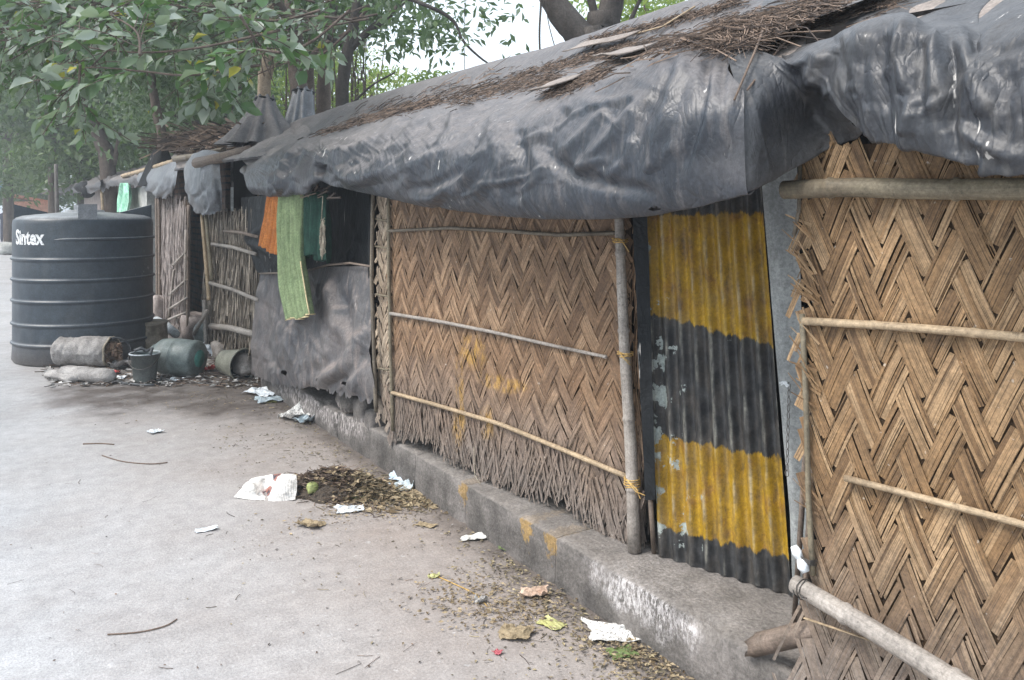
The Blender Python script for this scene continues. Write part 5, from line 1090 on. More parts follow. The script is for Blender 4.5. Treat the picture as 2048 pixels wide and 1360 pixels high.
crumple('leaf', 'yellow_leaf', 1103, 1250, .07, .1, .02, .3, 18, 'flat pale yellow leaf on the road near the kerb', 'leaf')
crumple('leaf', 'dry_leaf', 1030, 1272, .09, .12, .05, .8, 19, 'curled grey dead leaf left of the pale yellow leaf', 'leaf')
crumple('paper_cup', 'white_plastic', 1430, 1358, .05, .07, .1, .8, 20, 'torn white paper cup at the bottom edge by the kerb', 'cup', tilt=.9)
crumple('leaf', 'dry_leaf', 620, 1052, .09, .13, .05, .6, 21, 'curled brown dead leaf alone below the paper bag', 'leaf')
crumple('leaf', 'dry_leaf', 852, 1052, .05, .1, .02, .6, 22, 'small dry leaf on bare road right of the rubbish pile', 'leaf')
crumple('leaf', 'green_leaf', 728, 998, .06, .12, .03, 1.4, 23, 'fresh green leaf at the front edge of the rubbish pile', 'leaf')
crumple('plastic_wrapper', 'white_plastic', 700, 1022, .08, .14, .03, 1.3, 24, 'white torn wrapper in front of the rubbish pile', 'wrapper')
crumple('plastic_wrapper', 'white_plastic', 412, 1061, .05, .1, .015, 1.5, 25, 'flat white wrapper on the open grey road', 'wrapper')
crumple('paper', 'white_plastic', 309, 865, .09, .1, .03, .2, 26, 'small square white scrap on the road in front of the tank', 'paper')
crumple('leaf', 'green_leaf', 1020, 1098, .08, .1, .02, .9, 27, 'green and brown leaf scrap near the cracked kerb', 'leaf')
crumple('leaf', 'dry_leaf', 1046, 1106, .07, .1, .03, .3, 28, 'brown leaf scrap touching the green one near the cracked kerb', 'leaf')
crumple('paper', 'pink_petal', 1330, 1288, .05, .07, .02, .3, 29, 'maroon scrap at the right end of the crushed newspaper', 'paper')
crumple('paper', 'pink_petal', 995, 1308, .025, .03, .02, .3, 30, 'tiny pink scrap near the bottom of the road', 'paper')
crumple('leaf', 'green_leaf', 1245, 1308, .08, .1, .02, 1.3, 31, 'grey green leaf in the rubbish at the bottom kerb', 'leaf')
crumple('leaf', 'yellow_leaf', 537, 805, .07, .14, .02, 1.2, 32, 'yellow leaf beside the plastic bags under the black curtain', 'leaf')
crumple('paper', 'grey_paper', 962, 1205, .04, .05, .04, 1.2, 33, 'white petal scrap among yellow stalks on the road', 'paper')
crumple('leaf', 'yellow_leaf', 868, 1155, .03, .05, .03, 1.2, 34, 'small pale yellow blossom at the left end of the stalks', 'blossom')
crumple('leaf', 'dry_leaf', 855, 988, .07, .12, .03, 1.4, 35, 'tan leaf at the kerb end of the rubbish pile', 'leaf')
crumple('paper', 'grey_paper', 330, 752, .16, .2, .08, .7, 36, 'grey crumpled wad between the upright bucket and teal pot', 'paper')
crumple('paper', 'white_plastic', 352, 762, .1, .14, .06, .9, 37, 'whitish wad on the wet mud under the teal pot', 'paper')
crumple('plastic_wrapper', 'red_plastic', 224, 748, .09, .13, .07, 1.1, 38, 'shiny red wrapper inside the hose loop', 'wrapper')
crumple('plastic_wrapper', 'white_plastic', 238, 757, .1, .12, .04, 1.1, 39, 'white wrapper next to the red one inside the hose loop', 'wrapper')
crumple('plastic_wrapper', 'red_plastic', 418, 742, .1, .12, .1, 1.1, 40, 'dark red plastic between the teal pot and the tipped pail', 'wrapper')
crumple('paper', 'white_plastic', 412, 712, .12, .16, .16, 1.3, 41, 'white paper scrap standing behind the tipped pail', 'paper', tilt=.8)
crumple('paper', 'white_plastic', 505, 738, .08, .12, .12, 1.3, 42, 'small white card right of the tipped pail mouth', 'paper', tilt=.8)
crumple('rag', 'sack_cloth', 262, 735, .25, .35, .2, 1.3, 43, 'grey tangled rag heap between the bulging sack and rusty tin', 'rag', n=20)
crumple('cloth_scrap', 'blue_grey_plastic', 330, 665, .16, .5, .1, .2, 44, 'pale curled pipe offcut slanting behind the rusty tin', 'scrap', tilt=.2)
b = MB(); p0, p1 = onX(313, 640, 1.75), onX(352, 668, 1.75); b.tube([p0, p0.lerp(p1, .5)+Vector((0, 0, .02)), p1], .05, 10, wob=.06); b.build('pipe', MAT['bucket_rim'], label='short pale pipe leaning behind the rusty tin', cat='pipe')
# clod heap (sweepings)
def scatter(name, fn, n, L, th, mat, label, seed, hgt=0.0, kinds='twig'):
    rng = random.Random(seed); b = MB()
    for _ in range(n):
        p, hh = fn(rng)
        if kinds == 'twig':
            a = rng.uniform(0, 6.28); l_ = rng.uniform(*L); d = Vector((math.cos(a), math.sin(a), rng.uniform(-.15, .3) if hh > .01 else rng.uniform(0, .06))); z_ = rng.uniform(.003, .003+hh)
            q = Vector((p.x, p.y, z_)); b.tube([q, q+d*l_*.5+Vector((rng.uniform(-.15, .15)*l_, rng.uniform(-.15, .15)*l_, 0)), q+d*l_], th*rng.uniform(.6, 1.5), 3, cap=False)
        else:
            s_ = rng.uniform(*L); q = Vector((p.x, p.y, s_*.12+rng.uniform(.003, .003+hh))); a = Matrix.Rotation(rng.uniform(0, 6), 3, 'Z')@Matrix.Rotation(rng.uniform(-.6, .6), 3, 'X')
            b.quad(q+a@Vector((-s_, 0, 0)), q+a@Vector((0, -s_*.45, s_*.12)), q+a@Vector((s_, 0, 0)), q+a@Vector((0, s_*.45, s_*.2)))
    return b.build(name, MAT[mat], smooth=False, kind='stuff', label=label)
pc = onZ(680, 985)
def pile(rng):
    x_ = rng.gauss(0, .36); c_ = onZ(680, 985).lerp(onZ(860, 990), .5+x_); y_ = rng.gauss(0, .1); hh = max(0, .11*math.exp(-((x_+.25)/.3)**2)*math.exp(-(y_/.12)**2)); return Vector((c_.x+y_*.4, c_.y+y_, 0)), hh
def pile2(rng):
    c_ = onZ(672+rng.gauss(0, 36), 980); y_ = rng.gauss(0, .12); return Vector((c_.x, c_.y+y_, 0)), .13*math.exp(-(y_/.15)**2-((c_.x-onZ(672, 980).x)/.2)**2)
b = MB(); n_ = 40; P = np.zeros((n_, n_, 3)); c_ = onZ(672, 978)
for i in range(n_):
    for j in range(n_):
        x_, y_ = (i/(n_-1)-.5)*.8, (j/(n_-1)-.5)*.7; w_ = math.hypot(x_/.25, y_/.24)*(1+.4*mnoise.noise(Vector((math.atan2(y_, x_)*1.6, 4, 0)))); z_ = max(0, 1-w_*w_)*.085*(1+.6*mnoise.noise(Vector((x_*9, y_*9, 0)))+.4*mnoise.noise(Vector((x_*30, y_*30, 0))))*(1-.35*max(0, x_)); q = c_+RT*x_+FW*y_; P[i, j] = (q.x, q.y, z_-.006)
b.grid(P); b.build('rubbish_mound', MAT['mound'], label='low mound of dark swept leaf litter right of the printed paper bag', cat='rubbish pile', smooth=False)
scatter('leaf_litter', pile2, 3200, (.015, .07), .0018, 'twig', 'dark stalks swept into the mound beside the paper bag', 2)
scatter('leaf_litter', pile2, 700, (.01, .035), 0, 'dry_leaf', 'dead leaves mixed into the mound beside the paper bag', 12, kinds='leaf')
scatter('leaf_litter', pile, 900, (.02, .09), .0018, 'twig_road', 'dry stalks around the swept mound', 3)
scatter('leaf_litter', pile, 900, (.008, .035), 0, 'dry_leaf', 'dead leaves lying in and around the swept mound', 4, kinds='leaf')
def kerbline(rng):
    y_ = rng.uniform(1.2, 8.5) if rng.random() < .5 else rng.uniform(1.4, 3.4); return Vector((KX-abs(rng.gauss(0, .16))-.015, y_, 0)), .008
def road_(rng):
    p = onZ(rng.uniform(0, 1500), rng.uniform(760, 1360)); return p, 0
def nearkerb(rng):
    for _ in range(30):
        y_ = rng.uniform(1.4, 6.5); x_ = KX-abs(rng.gauss(0, .42))-.03
        if mnoise.noise(Vector((x_*2.6, y_*2.6, 1.5)))+.5*mnoise.noise(Vector((x_*8, y_*8, 4))) > rng.uniform(-.1, .35): break
    return Vector((x_, y_, 0)), 0
def clump(cx_, cy_, sx, sy):
    c_ = onZ(cx_, cy_)
    return lambda rng: (Vector((c_.x+rng.gauss(0, sx), c_.y+rng.gauss(0, sy), 0)), .01)
scatter('leaf_crumbs', kerbline, 1900, (.004, .014), 0, 'twig_road', 'crumbs of dry leaf gathered along the foot of the kerb', 5, kinds='leaf')
scatter('leaf_crumbs', nearkerb, 1300, (.003, .011), 0, 'twig_road', 'fine yellowish crumbs strewn on the road beside the kerb', 6, kinds='leaf')
scatter('leaf_crumbs', road_, 170, (.003, .01), 0, 'twig', 'sparse dark crumbs over the open road', 7, kinds='leaf')
scatter('twig_litter', nearkerb, 110, (.01, .06), .0013, 'twig_road', 'small stalks strewn on the road near the kerb', 8)
scatter('twig_litter', road_, 60, (.02, .11), .001, 'twig', 'thin stalks scattered over the open road', 9)
for k, (cx_, cy_, sx, sy, n_, lab) in enumerate([(940, 1195, .12, .12, 420, 'scatter of crumbs around the yellow stalks'), (1010, 1230, .1, .08, 200, 'crumbs near the curled dead leaf'), (1290, 1310, .1, .13, 900, 'thick bed of crumbs at the bottom of the kerb'), (1080, 1210, .08, .1, 150, 'crumbs beside the tan paper scrap'), (780, 1010, .25, .1, 700, 'crumbs below the swept mound'), (470, 790, .45, .3, 600, 'crumbs on the damp patch')]):
    scatter('leaf_crumbs', clump(cx_, cy_, sx, sy), n_, (.004, .014), 0, 'yellow_crumb' if 'yellow_crumb' in MAT else 'dry_leaf', lab, 50+k, kinds='leaf')
def mudtrash(rng):
    p = onZ(rng.uniform(90, 520), rng.uniform(715, 775)); return p, .02
scatter('trash_bits', mudtrash, 700, (.01, .05), 0, 'grey_paper', 'small scraps trodden into the mud around the buckets', 61, kinds='leaf')
scatter('trash_bits', mudtrash, 500, (.03, .16), .004, 'twig', 'sticks trodden into the mud around the buckets', 62)
for k, (pts, r_, lab) in enumerate([([(354, 1240), (330, 1254), (280, 1266), (215, 1271)], .0028, 'long bent twig on the bare road at lower left'), ([(204, 912), (245, 924), (300, 929), (335, 926)], .004, 'long curved twig on the road in front of the tank'), ([(166, 889), (200, 888), (228, 890)], .005, 'short straight twig left of the long curved twig'),
                 ([(865, 1150), (905, 1168), (950, 1190), (975, 1215)], .003, 'yellow flower stalk on the road')]):
    P = [onZ(*q)+Vector((0, 0, .004)) for q in pts]; b = MB(); b.tube([Vector(v) for v in cr(np.array(P), np.linspace(0, len(P)-1, 16))], r_, 5); b.build('twig', MAT['twig'] if k < 3 else MAT['rope'], label=lab, cat='twig')
p = onZ(625, 994); rock((p.x, p.y, .05), (.03, .03, .03), 'fruit', 'mossy_fruit', seed=2, label='small green fruit lying on the swept mound', cat='fruit')

# ================================================================== TREES
def leaves_mesh(name, C, D, S, mat, parent, rng, wide=.42, fold=.12, round_=False):
    n = len(C); U = rng.normal(size=(n, 3)); U[:, 2] += .9; D = D/np.linalg.norm(D, axis=1, keepdims=True)
    sd = np.cross(D, U); sd /= np.linalg.norm(sd, axis=1, keepdims=True)+1e-9; N = np.cross(sd, D); S = S[:, None]
    w = S*wide*rng.uniform(.8, 1.15, (n, 1))
    if round_:
        cu_ = rng.uniform(-.1, .4, (n, 1)); fold = rng.uniform(0, .25, (n, 1))
        pts = [C, C+D*S*.25+sd*w*.38+N*S*fold*.5, C+D*S*.6+sd*w*.5+N*S*fold*.5, C+D*S*.97-N*S*cu_, C+D*S*.6-sd*w*.5+N*S*fold*.5, C+D*S*.25-sd*w*.38+N*S*fold*.5, C+D*S*.25, C+D*S*.62-N*S*(cu_*.35+.02)]
        V = np.stack(pts, 1).reshape(-1, 3); b = np.arange(n)[:, None]*8
        Fq = np.concatenate([b+np.array([[0, 1, 2, 6]]), b+np.array([[6, 2, 3, 7]]), b+np.array([[0, 6, 4, 5]]), b+np.array([[6, 7, 3, 4]])])
    else:
        pts = [C, C+D*S*.45+sd*w*.5+N*S*fold, C+D*S, C+D*S*.45-sd*w*.5+N*S*fold]
        V = np.stack(pts, 1).reshape(-1, 3); b = np.arange(n)[:, None]*4; Fq = b+np.array([[0, 1, 2, 3]])
    return fast_mesh(name, V, Fq, MAT[mat], parent)
def limb(b, pts, r0, r1, seg=10): 
    A_ = cr(np.array([Vector(p) for p in pts]), np.linspace(0, len(pts)-1, max(6, len(pts)*5))); b.tube([Vector(v) for v in A_], lambda t_: r0+(r1-r0)*t_, seg, wob=.05)
def inpoly(x, y, poly):
    c = False; j = len(poly)-1
    for i in range(len(poly)):
        if (poly[i][1] > y) != (poly[j][1] > y) and x < (poly[j][0]-poly[i][0])*(y-poly[i][1])/(poly[j][1]-poly[i][1])+poly[i][0]: c = not c
        j = i
    return c
def crown_pts(poly, dr, nclump, per, rad, rng):
    xs = [p[0] for p in poly]; ys_ = [p[1] for p in poly]; out = []; k = 0
    while k < nclump:
        x_, y_ = rng.uniform(min(xs), max(xs)), rng.uniform(min(ys_), max(ys_))
        if not inpoly(x_, y_, poly): continue
        d = rng.uniform(*dr); c_ = np.array(dep(x_, y_, d)); k += 1; r_ = rad*rng.uniform(.5, 1.3)
        q = rng.normal(size=(per, 3)); q /= np.linalg.norm(q, axis=1, keepdims=True); out.append(c_+q*(r_*rng.uniform(.15, 1, (per, 1))**.6)*np.array([1, 1, .55]))
    return np.concatenate(out)
def tree(name, base, limbs, crowns, label, cat='tree', bark_='bark', group=None, twigs=0, seed=0):
    e = empty(name, base, label, cat, group); b = MB()
    for pts, r0, r1 in limbs: limb(b, pts, r0, r1)
    b.build('trunk', MAT[bark_], e); rng = np.random.default_rng(seed)
    for poly, dr, nc, per, rad, size, mat in crowns:
        C = crown_pts(poly, dr, nc, per, rad, rng); D = rng.normal(size=C.shape); D[:, 2] -= .5; leaves_mesh('crown', C, D, size*rng.uniform(.6, 1.3, len(C)), mat, e, rng)
    return e
def dp(pts, d): return [dep(x_, y_, d) for x_, y_ in pts]
def gp(px, d, z=0): p = dep(px, CY, d); return Vector((p.x, p.y, z))
# 1 the overhanging tree: trunk behind the huts, boughs over the road, big dusty leaves
T1 = empty('overhanging_tree', gp(600, 9.6), 'big leaved dusty tree whose leafy boughs hang over the road at upper left', 'tree')
b = MB(); limb(b, [gp(604, 9.6)]+dp([(600, 240), (594, 150), (588, 60), (580, -60), (560, -200)], 9.6), .1, .085)
for pts, d0, d1, r_ in (([(588, 60), (520, -40), (400, -120), (250, -160)], 9.4, 6.0, .06), ([(580, -60), (480, -100), (420, -60), (300, -20)], 9.4, 6.0, .04), ([(594, 150), (640, 95), (700, 60), (760, -20)], 9.6, 8.5, .035)):
    limb(b, [dep(x_, y_, d0+(d1-d0)*i/(len(pts)-1)) for i, (x_, y_) in enumerate(pts)], r_, r_*.4)
rr = random.Random(101); LC, LD, LS = [], [], []; tw = MB()
def bough(pts, d0, d1, nleaf, size, side=70):
    n_ = len(pts); P = [dep(x_, y_, d0+(d1-d0)*i/(n_-1)) for i, (x_, y_) in enumerate(pts)]; A_ = [Vector(v) for v in cr(np.array(P), np.linspace(0, n_-1, 24))]; tw.tube(A_, lambda t_: .011-.008*t_, 5)
    for k in range(nleaf//5):
        i = rr.randrange(3, 24); p = A_[i]; d = (A_[i]-A_[i-1]).normalized(); L = rr.uniform(.1, .42); a = Vector((rr.gauss(0, .7), rr.gauss(0, .7), rr.gauss(-.1, .35)))+d*.9; a.normalize(); q = p+a*L+Vector((0, 0, -.05*L)); tw.tube([p, p.lerp(q, .5)+Vector((0, 0, .02)), q], .0035, 3, cap=False)
        for m_ in range(5):
            c_ = p.lerp(q, .35+.65*m_/4)
            kx_, ky_, _ = proj(np.array([c_])); 
            if 505 < kx_[0] < 575 and 105 < ky_[0] < 300: continue
            dd = a+Vector((rr.gauss(0, .75), rr.gauss(0, .75), rr.gauss(-.25, .4))); LC.append(c_); LD.append(dd); LS.append(size*rr.uniform(.45, 1.3))
for k in range(95):
    x0_ = rr.uniform(120, 760); y0_ = rr.uniform(-120, 45); L = rr.uniform(160, 380); a = math.radians(rr.gauss(170, 13)); d0 = rr.uniform(6.0, 9.4)
    bough([(x0_, y0_), (x0_+math.cos(a)*L*.5, y0_+math.sin(a)*L*.5-8), (x0_+math.cos(a)*L, y0_+math.sin(a)*L+rr.uniform(0, 30))], d0, d0-rr.uniform(-.6, .8), 72, .1)
for k in range(26):
    x0_ = rr.uniform(-40, 300); y0_ = rr.uniform(-30, 70); a = math.radians(rr.gauss(158, 20)); L = rr.uniform(120, 260); d0 = rr.uniform(6, 9)
    bough([(x0_, y0_), (x0_+math.cos(a)*L*.5, y0_+math.sin(a)*L*.5), (x0_+math.cos(a)*L, y0_+math.sin(a)*L+15)], d0, d0, 76, .095)
for pts, d0 in (([(560, 60), (400, 95), (270, 105), (150, 90), (60, 70)], 5.6), ([(520, 130), (380, 150), (290, 143), (200, 135), (150, 138)], 5.4), ([(640, 20), (560, 40), (450, 40), (330, 0)], 5.8), ([(700, 60), (640, 110), (560, 130), (470, 170)], 6.2), ([(480, 30), (520, 90), (560, 105)], 5.2), ([(560, 105), (500, 100), (450, 120)], 5.2), ([(160, 130), (158, 170), (155, 235)], 5.5), ([(700, 20), (600, 95), (530, 60), (500, 30)], 5.6), ([(450, 100), (430, 160), (400, 200)], 6), ([(280, 110), (270, 60), (200, 20)], 5.2)):
    bough(pts, d0, d0+.3, 50, .135)
tw.v and None
b.v and None
for f_ in tw.f: b.f.append(tuple(i+len(b.v) for i in f_))
b.v += tw.v; b.uv += tw.uv
b.build('trunk', MAT['bark'], T1)
LCn, LDn, LSn = np.array(LC), np.array(LD), np.array(LS); leaves_mesh('crown', LCn, LDn, LSn, 'leaf_near', T1, np.random.default_rng(5), wide=.5, fold=.05, round_=True)
# 2.. trunks behind the huts
tree('street_tree', gp(532, 9.9), [([gp(530, 9.9)]+dp([(528, 195), (533, 150), (538, 100), (545, 0), (550, -150)], 9.9), .078, .07)], [([(430, -60), (760, -60), (720, 60), (560, 110), (430, 60)], (9.5, 12), 60, 45, .5, .13, 'leaf_mid')], 'tree with a smooth beige trunk wrapped in black plastic at the roof', bark_='bark_beige', seed=1)
tree('street_tree', gp(650, 10.5), [([gp(650, 10.5)]+dp([(648, 235), (650, 150), (655, 80), (665, -20), (670, -150)], 10.5), .09, .07), ([gp(622, 11)]+dp([(622, 230), (620, 130), (626, 40), (640, -80)], 11), .055, .045)], [([(560, -60), (800, -60), (820, 40), (700, 60), (600, 90)], (9.5, 12), 50, 40, .4, .12, 'leaf_mid')], 'twin stemmed grey tree right of the plastic wrapped trunks', seed=2)
tree('street_tree', gp(685, 8.8), [([gp(686, 8.8)]+dp([(684, 235), (688, 150), (697, 95), (712, 30), (730, -90)], 8.8), .07, .055), (dp([(697, 95), (660, 75), (630, 60)], 8.8), .04, .02), (dp([(697, 100), (740, 60), (800, 10), (840, -60)], 8.8), .045, .025),
      (dp([(740, -30), (850, 10), (905, 40), (925, 80), (960, 115), (1000, 142)], 7.0), .02, .006), (dp([(655, 240), (700, 210), (745, 170), (790, 145)], 8.6), .014, .008)],
     [([(640, -40), (880, -60), (890, 70), (850, 110), (760, 150), (700, 60)], (7.5, 9.5), 36, 24, .35, .11, 'leaf_mid'), ([(840, 0), (960, -30), (900, 160), (850, 175)], (6.5, 8.5), 12, 14, .22, .1, 'leaf_mid'), ([(940, 20), (1060, -20), (1040, 110), (960, 90)], (6.5, 8), 6, 9, .25, .1, 'leaf_mid')], 'slim dark tree whose drooping twigs cross the bright sky above the roof', bark_='bark_dark', seed=3)
tree('street_tree', gp(318, 13), [([gp(326, 13)]+dp([(325, 300), (316, 240), (306, 180), (298, 120), (290, 20)], 13), .075, .06)], [([(180, -40), (470, -40), (460, 150), (200, 160)], (11, 14), 170, 45, .6, .13, 'leaf_mid')], 'thin leaning tree rising behind the brushwood hut', seed=4)
tree('street_tree', gp(170, 30), [([gp(172, 30)]+dp([(170, 350), (150, 325), (120, 296), (70, 283), (10, 272), (-60, 262)], 30), .3, .12), ([gp(172, 30)]+dp([(172, 345), (176, 310), (186, 280), (182, 240)], 30), .24, .08), (dp([(165, 345), (125, 305), (85, 250), (60, 200)], 30), .1, .05), (dp([(170, 340), (150, 290), (135, 240)], 30), .09, .04), (dp([(170, 340), (205, 300), (215, 250)], 30), .09, .04)],
     [([(-60, 130), (260, 120), (270, 270), (190, 262), (120, 262), (60, 258), (-60, 255)], (26, 32), 190, 40, 1.2, .22, 'leaf_mid')], 'dark low spreading tree with a forked trunk above the far shacks', bark_='bark_dark', seed=5)
tree('street_tree', gp(218, 20), [([gp(225, 20)]+dp([(215, 330), (205, 290), (185, 240), (160, 180), (140, 100)], 20), .2, .12), (dp([(228, 330), (240, 270), (262, 200), (285, 140)], 20), .06, .03)], [([(0, -40), (330, -40), (420, 120), (400, 290), (260, 300), (230, 200), (0, 180)], (18, 23), 330, 50, 1.0, .2, 'leaf_mid')], 'thick grey hazy tree leaning left behind the low forked one', seed=6)
tree('street_tree', gp(430, 15), [([gp(440, 15)]+dp([(430, 290), (400, 260), (350, 225), (310, 210)], 15), .1, .06), ([gp(470, 15)]+dp([(460, 280), (450, 240), (480, 180), (500, 100)], 15), .07, .04), (dp([(430, 285), (370, 215), (330, 150)], 15), .05, .03)], [([(250, 100), (520, 90), (530, 250), (440, 262), (330, 255), (260, 290)], (13, 18), 150, 42, .7, .12, 'leaf_mid')], 'dense dark tree with arching limbs behind the roof twig heap', bark_='bark_dark', seed=7)
tree('forked_tree', gp(1185, 6.2), [([gp(1180, 6.2)]+dp([(1180, 120), (1178, 92), (1152, 62), (1118, 20), (1088, -40), (1060, -140)], 6.2), .13, .08), ([gp(1200, 6.3)]+dp([(1198, 100), (1212, 50), (1224, 0), (1236, -120)], 6.3), .11, .08), (dp([(1190, 90), (1190, 40), (1178, -20)], 6.3), .04, .03), (dp([(1250, 80), (1262, 40), (1285, -10)], 6.5), .02, .015), (dp([(1080, 115), (1079, 60), (1082, 0), (1080, -60)], 6.0), .007, .009), (dp([(1110, 95), (1098, 50), (1090, 0)], 6.0), .004, .003), (dp([(930, 160), (928, 60), (932, -30)], 7.0), .003, .003)],
     [([(1060, -60), (1380, -60), (1330, 30), (1250, 60), (1120, 10)], (6.6, 8), 30, 24, .3, .07, 'leaf_lime')], 'dark thick forked trunk rising just behind the roof ridge', bark_='bark_dark', seed=8)
# far foliage behind the huts and down the road, each tree its own
far = [(20, 34, [(-60, 60), (110, 60), (120, 330), (60, 380), (-60, 380)], 'pale hazy tree closing the road at the far left', 'leaf_far', 170, 1.5, .3),
       (110, 28, [(30, 150), (210, 150), (240, 350), (60, 365)], 'hazy green tree directly above the far brown shack', 'leaf_far', 170, 1.2, .26),
       (290, 24, [(200, 150), (370, 150), (360, 320), (230, 345)], 'hazy green tree behind the thin leaning trunk', 'leaf_far', 180, 1.0, .22),
       (420, 21, [(330, 60), (540, 60), (560, 270), (380, 285)], 'hazy tree filling the gap behind the roof twig heap', 'leaf_far', 200, .9, .2),
       (600, 18, [(520, 90), (690, 60), (700, 230), (560, 240)], 'pale sparse tree between the bare trunks', 'leaf_lime', 70, .7, .15),
       (740, 15, [(690, 140), (830, 150), (850, 200), (700, 225)], 'lime green undergrowth tree behind the roof slope', 'leaf_lime', 22, .45, .11),
       (870, 12, [(835, 150), (905, 158), (880, 172), (838, 182)], 'small bright bush just above the roof ridge', 'leaf_lime', 6, .22, .1),
       (1290, 11, [(1180, -60), (1420, -60), (1400, 20), (1270, 60), (1220, 70)], 'bright leafed tree right of the forked trunk', 'leaf_lime', 34, .4, .08),
       (60, 50, [(-80, 250), (160, 280), (150, 400), (-80, 400)], 'furthest pale tree at the end of the road', 'leaf_far', 150, 2.0, .45)]
for k, (px_, d_, poly, lab, mt, nc, rad, sz) in enumerate(far):
    tx = poly[0][0]*.5+poly[1][0]*.5; ty = min(p[1] for p in poly)
    lm = [([gp(px_, d_)]+dp([(px_-4, 330), (px_+6, 230), (px_, ty)], d_), .012*d_*.6, .03)]
    for j in range(5): x_ = random.Random(k*9+j).uniform(poly[0][0], poly[1][0]); lm.append((dp([(px_, 300), ((px_+x_)/2, 230), (x_, 170 if ty < 150 else ty)], d_), .05, .015))
    if px_ > 700: lm = [lm[0]]
    tree('distant_tree', gp(px_, d_), lm, [(poly, (d_*.92, d_*1.12), nc, 45, rad, sz, mt)], lab, group='hazy trees beyond the huts', seed=20+k)
# saplings behind the roof
rr = random.Random(55); b = MB(); nS = [0]
for k in range(22):
    x_ = rr.uniform(560, 800); d = rr.uniform(11, 16); y0_ = 250-(x_-560)*.3; t_ = rr.uniform(-20, 20)
    bb = MB(); limb(bb, [gp(x_, d)]+dp([(x_, y0_), (x_+t_*.5, y0_-rr.uniform(40, 80)), (x_+t_, y0_-rr.uniform(90, 200))], d), rr.uniform(.012, .025), .006, 5); e = empty('sapling', gp(x_, d), 'thin bare sapling standing among others behind the roof ridge', 'sapling', 'thin saplings behind the roof')
    bb.build('stem', MAT['bark'], e); rng = np.random.default_rng(k); C = crown_pts([(x_-18, y0_-130), (x_+18, y0_-130), (x_+18, y0_), (x_-18, y0_)], (d-.2, d+.2), 4, 14, .2, rng); D = rng.normal(size=C.shape); leaves_mesh('leaves', C, D, .07*rng.uniform(.6, 1.3, len(C)), 'leaf_lime', e, rng)
# trees on the other side of the road, outside the frame but real
for k, (x_, y_, lab) in enumerate([(-6, 9, 'tree across the road'), (-7, 20, 'further tree across the road')]):
    e = empty('roadside_tree', (x_, y_, 0), lab+' outside the picture', 'tree'); b = MB(); limb(b, [(x_, y_, 0), (x_+.2, y_, 2), (x_, y_+.2, 4), (x_-.3, y_, 6)], .25, .12); b.build('trunk', MAT['bark'], e)
    rng = np.random.default_rng(k+90); C = rng.normal(size=(2600, 3))*np.array([1.6, 2.2, .9])+np.array([x_, y_, 5.2]); D = rng.normal(size=C.shape); leaves_mesh('crown', C, D, .2*rng.uniform(.6, 1.3, len(C)), 'leaf_mid', e, rng)
# plastic skirts tied round two trunks
def skirt(px_, d, ytop, ybot, rtop, rbot, label, seed, mat='tarp_old', squash=1):
    b = MB(); n1, n2 = 72, 26; P = np.zeros((n1, n2, 3)); c0_, c1_ = dep(px_, ytop, d), dep(px_-8, ybot, d-.15)
    for i in range(n1):
        w_ = 2*math.pi*i/(n1-1)
        for j in range(n2):
            t_ = j/(n2-1); c_ = c0_.lerp(c1_, t_); r_ = rtop+(rbot-rtop)*t_**1.3; f_ = 1+(.05+.16*t_)*math.sin(w_*9+seed+math.sin(w_*3))+.06*mnoise.noise(Vector((w_*2, t_*3, seed)))
            P[i, j] = (c_.x+math.cos(w_)*r_*f_, c_.y+math.sin(w_)*r_*f_*1.1, c_.z+(.02 if j < 2 else 0)*math.sin(w_*7))
    b.grid(P); e = b.build('plastic_skirt', MAT[mat], label=label, cat='plastic sheet')
    h_ = MB()
    for k in range(3): h_.tube([dep(px_, ytop+5+k*3, d)+Vector((math.cos(w_)*(rtop+.012), math.sin(w_)*(rtop+.012), .012*math.sin(w_*2+k))) for w_ in [2*math.pi*m_/16 for m_ in range(17)]], .012, 5, cap=False)
    h_.build('tie', MAT['tarp_black'], e)
skirt(530, 9.2, 193, 290, .09, .4, 'grey plastic sheet tied like a skirt round the smooth beige trunk', 1)
skirt(606, 9.6, 178, 262, .11, .17, 'bluish plastic wrapped round the trunk right of the beige one', 4, 'tarp_grey')
b = MB(); rr = random.Random(8); p0 = dep(322, 300, 13); P = np.zeros((20, 12, 3))
for i in range(20):
    for j in range(12): q = p0+Vector((math.cos(i/19*6.28)*(.09+.22*j/11), math.sin(i/19*6.28)*(.09+.22*j/11), -.55*j/11)); P[i, j] = q+Vector((.03*math.sin(i*2), 0, 0))
b.grid(P); b.build('plastic_skirt', MAT['tarp_black'], label='dark plastic tied round the foot of the thin leaning tree', cat='plastic sheet')

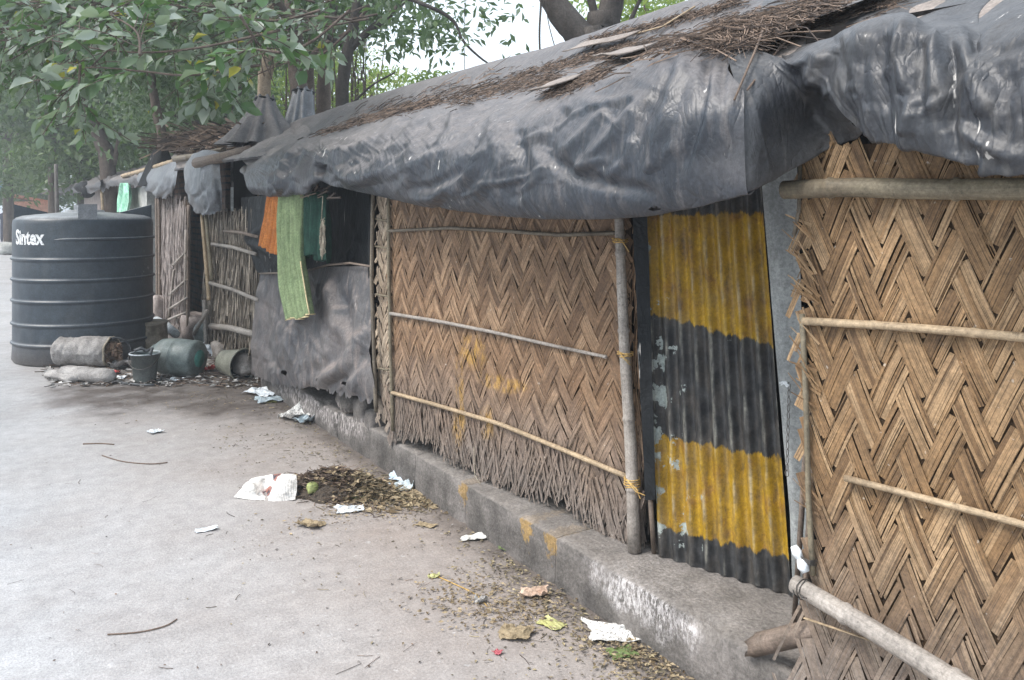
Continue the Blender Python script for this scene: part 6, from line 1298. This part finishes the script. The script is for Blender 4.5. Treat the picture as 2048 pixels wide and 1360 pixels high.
# ================================================================== HAZE, LIGHT, CAMERA
HZ = NT('haze'); HZ.t.nodes.remove(HZ.b); pv = HZ.n('ShaderNodeVolumePrincipled'); pv.inputs['Color'].default_value = (.86, .93, 1, 1); pv.inputs['Density'].default_value = .0048; pv.inputs['Anisotropy'].default_value = .2
HZ.link(pv.outputs[0], [n for n in HZ.t.nodes if n.bl_idname == 'ShaderNodeOutputMaterial'][0].inputs['Volume'])
b = MB(); b.box((0, 160, 10.5), 444, 446, 23.4); b.build('haze', HZ.m, loc=(0, 160, 0), smooth=False, kind='stuff', label='pale blue haze in the air over the street')

w = bpy.data.worlds.new('World'); sc.world = w; w.use_nodes = True; nt = w.node_tree; bg = nt.nodes['Background']
sky = nt.nodes.new('ShaderNodeTexSky'); sky.sky_type = 'NISHITA'; sky.sun_disc = False; sky.sun_elevation = math.radians(52); sky.sun_rotation = math.radians(-80); sky.air_density = 1.2; sky.dust_density = 4
mxw = nt.nodes.new('ShaderNodeMix'); mxw.data_type = 'RGBA'; mxw.inputs[0].default_value = .6; mxw.inputs[7].default_value = (5.4, 5.9, 6.3, 1)   # thin white overcast over the blue
nt.links.new(sky.outputs[0], mxw.inputs[6]); nt.links.new(mxw.outputs[2], bg.inputs[0]); bg.inputs[1].default_value = .15
L = bpy.data.lights.new('sun', 'SUN'); L.energy = 1.5; L.angle = math.radians(22); L.color = (1, .97, .93); lo = bpy.data.objects.new('sun', L); COL.objects.link(lo)
az_, el = math.radians(-80), math.radians(52); sd_ = Vector((math.sin(az_)*math.cos(el), math.cos(az_)*math.cos(el), math.sin(el))); lo.rotation_euler = sd_.to_track_quat('Z', 'Y').to_euler(); lo.location = (0, 0, 12)
cam = bpy.data.cameras.new('camera'); co = bpy.data.objects.new('camera', cam); COL.objects.link(co); co.location = CAM; co.rotation_euler = (math.pi/2, 0, -YAW)
cam.sensor_width = 36; cam.lens = 36*F/2048; cam.shift_y = -(680-CY)/2048; cam.clip_end = 2000; cam.clip_start = .05; sc.camera = co
sc.view_settings.view_transform = 'Standard'; sc.view_settings.look = 'None'; sc.view_settings.gamma = 1; sc.view_settings.exposure = 1.28
sc.cycles.volume_bounces = 0; sc.cycles.max_bounces = 6; sc.cycles.diffuse_bounces = 3; sc.cycles.transmission_bounces = 3
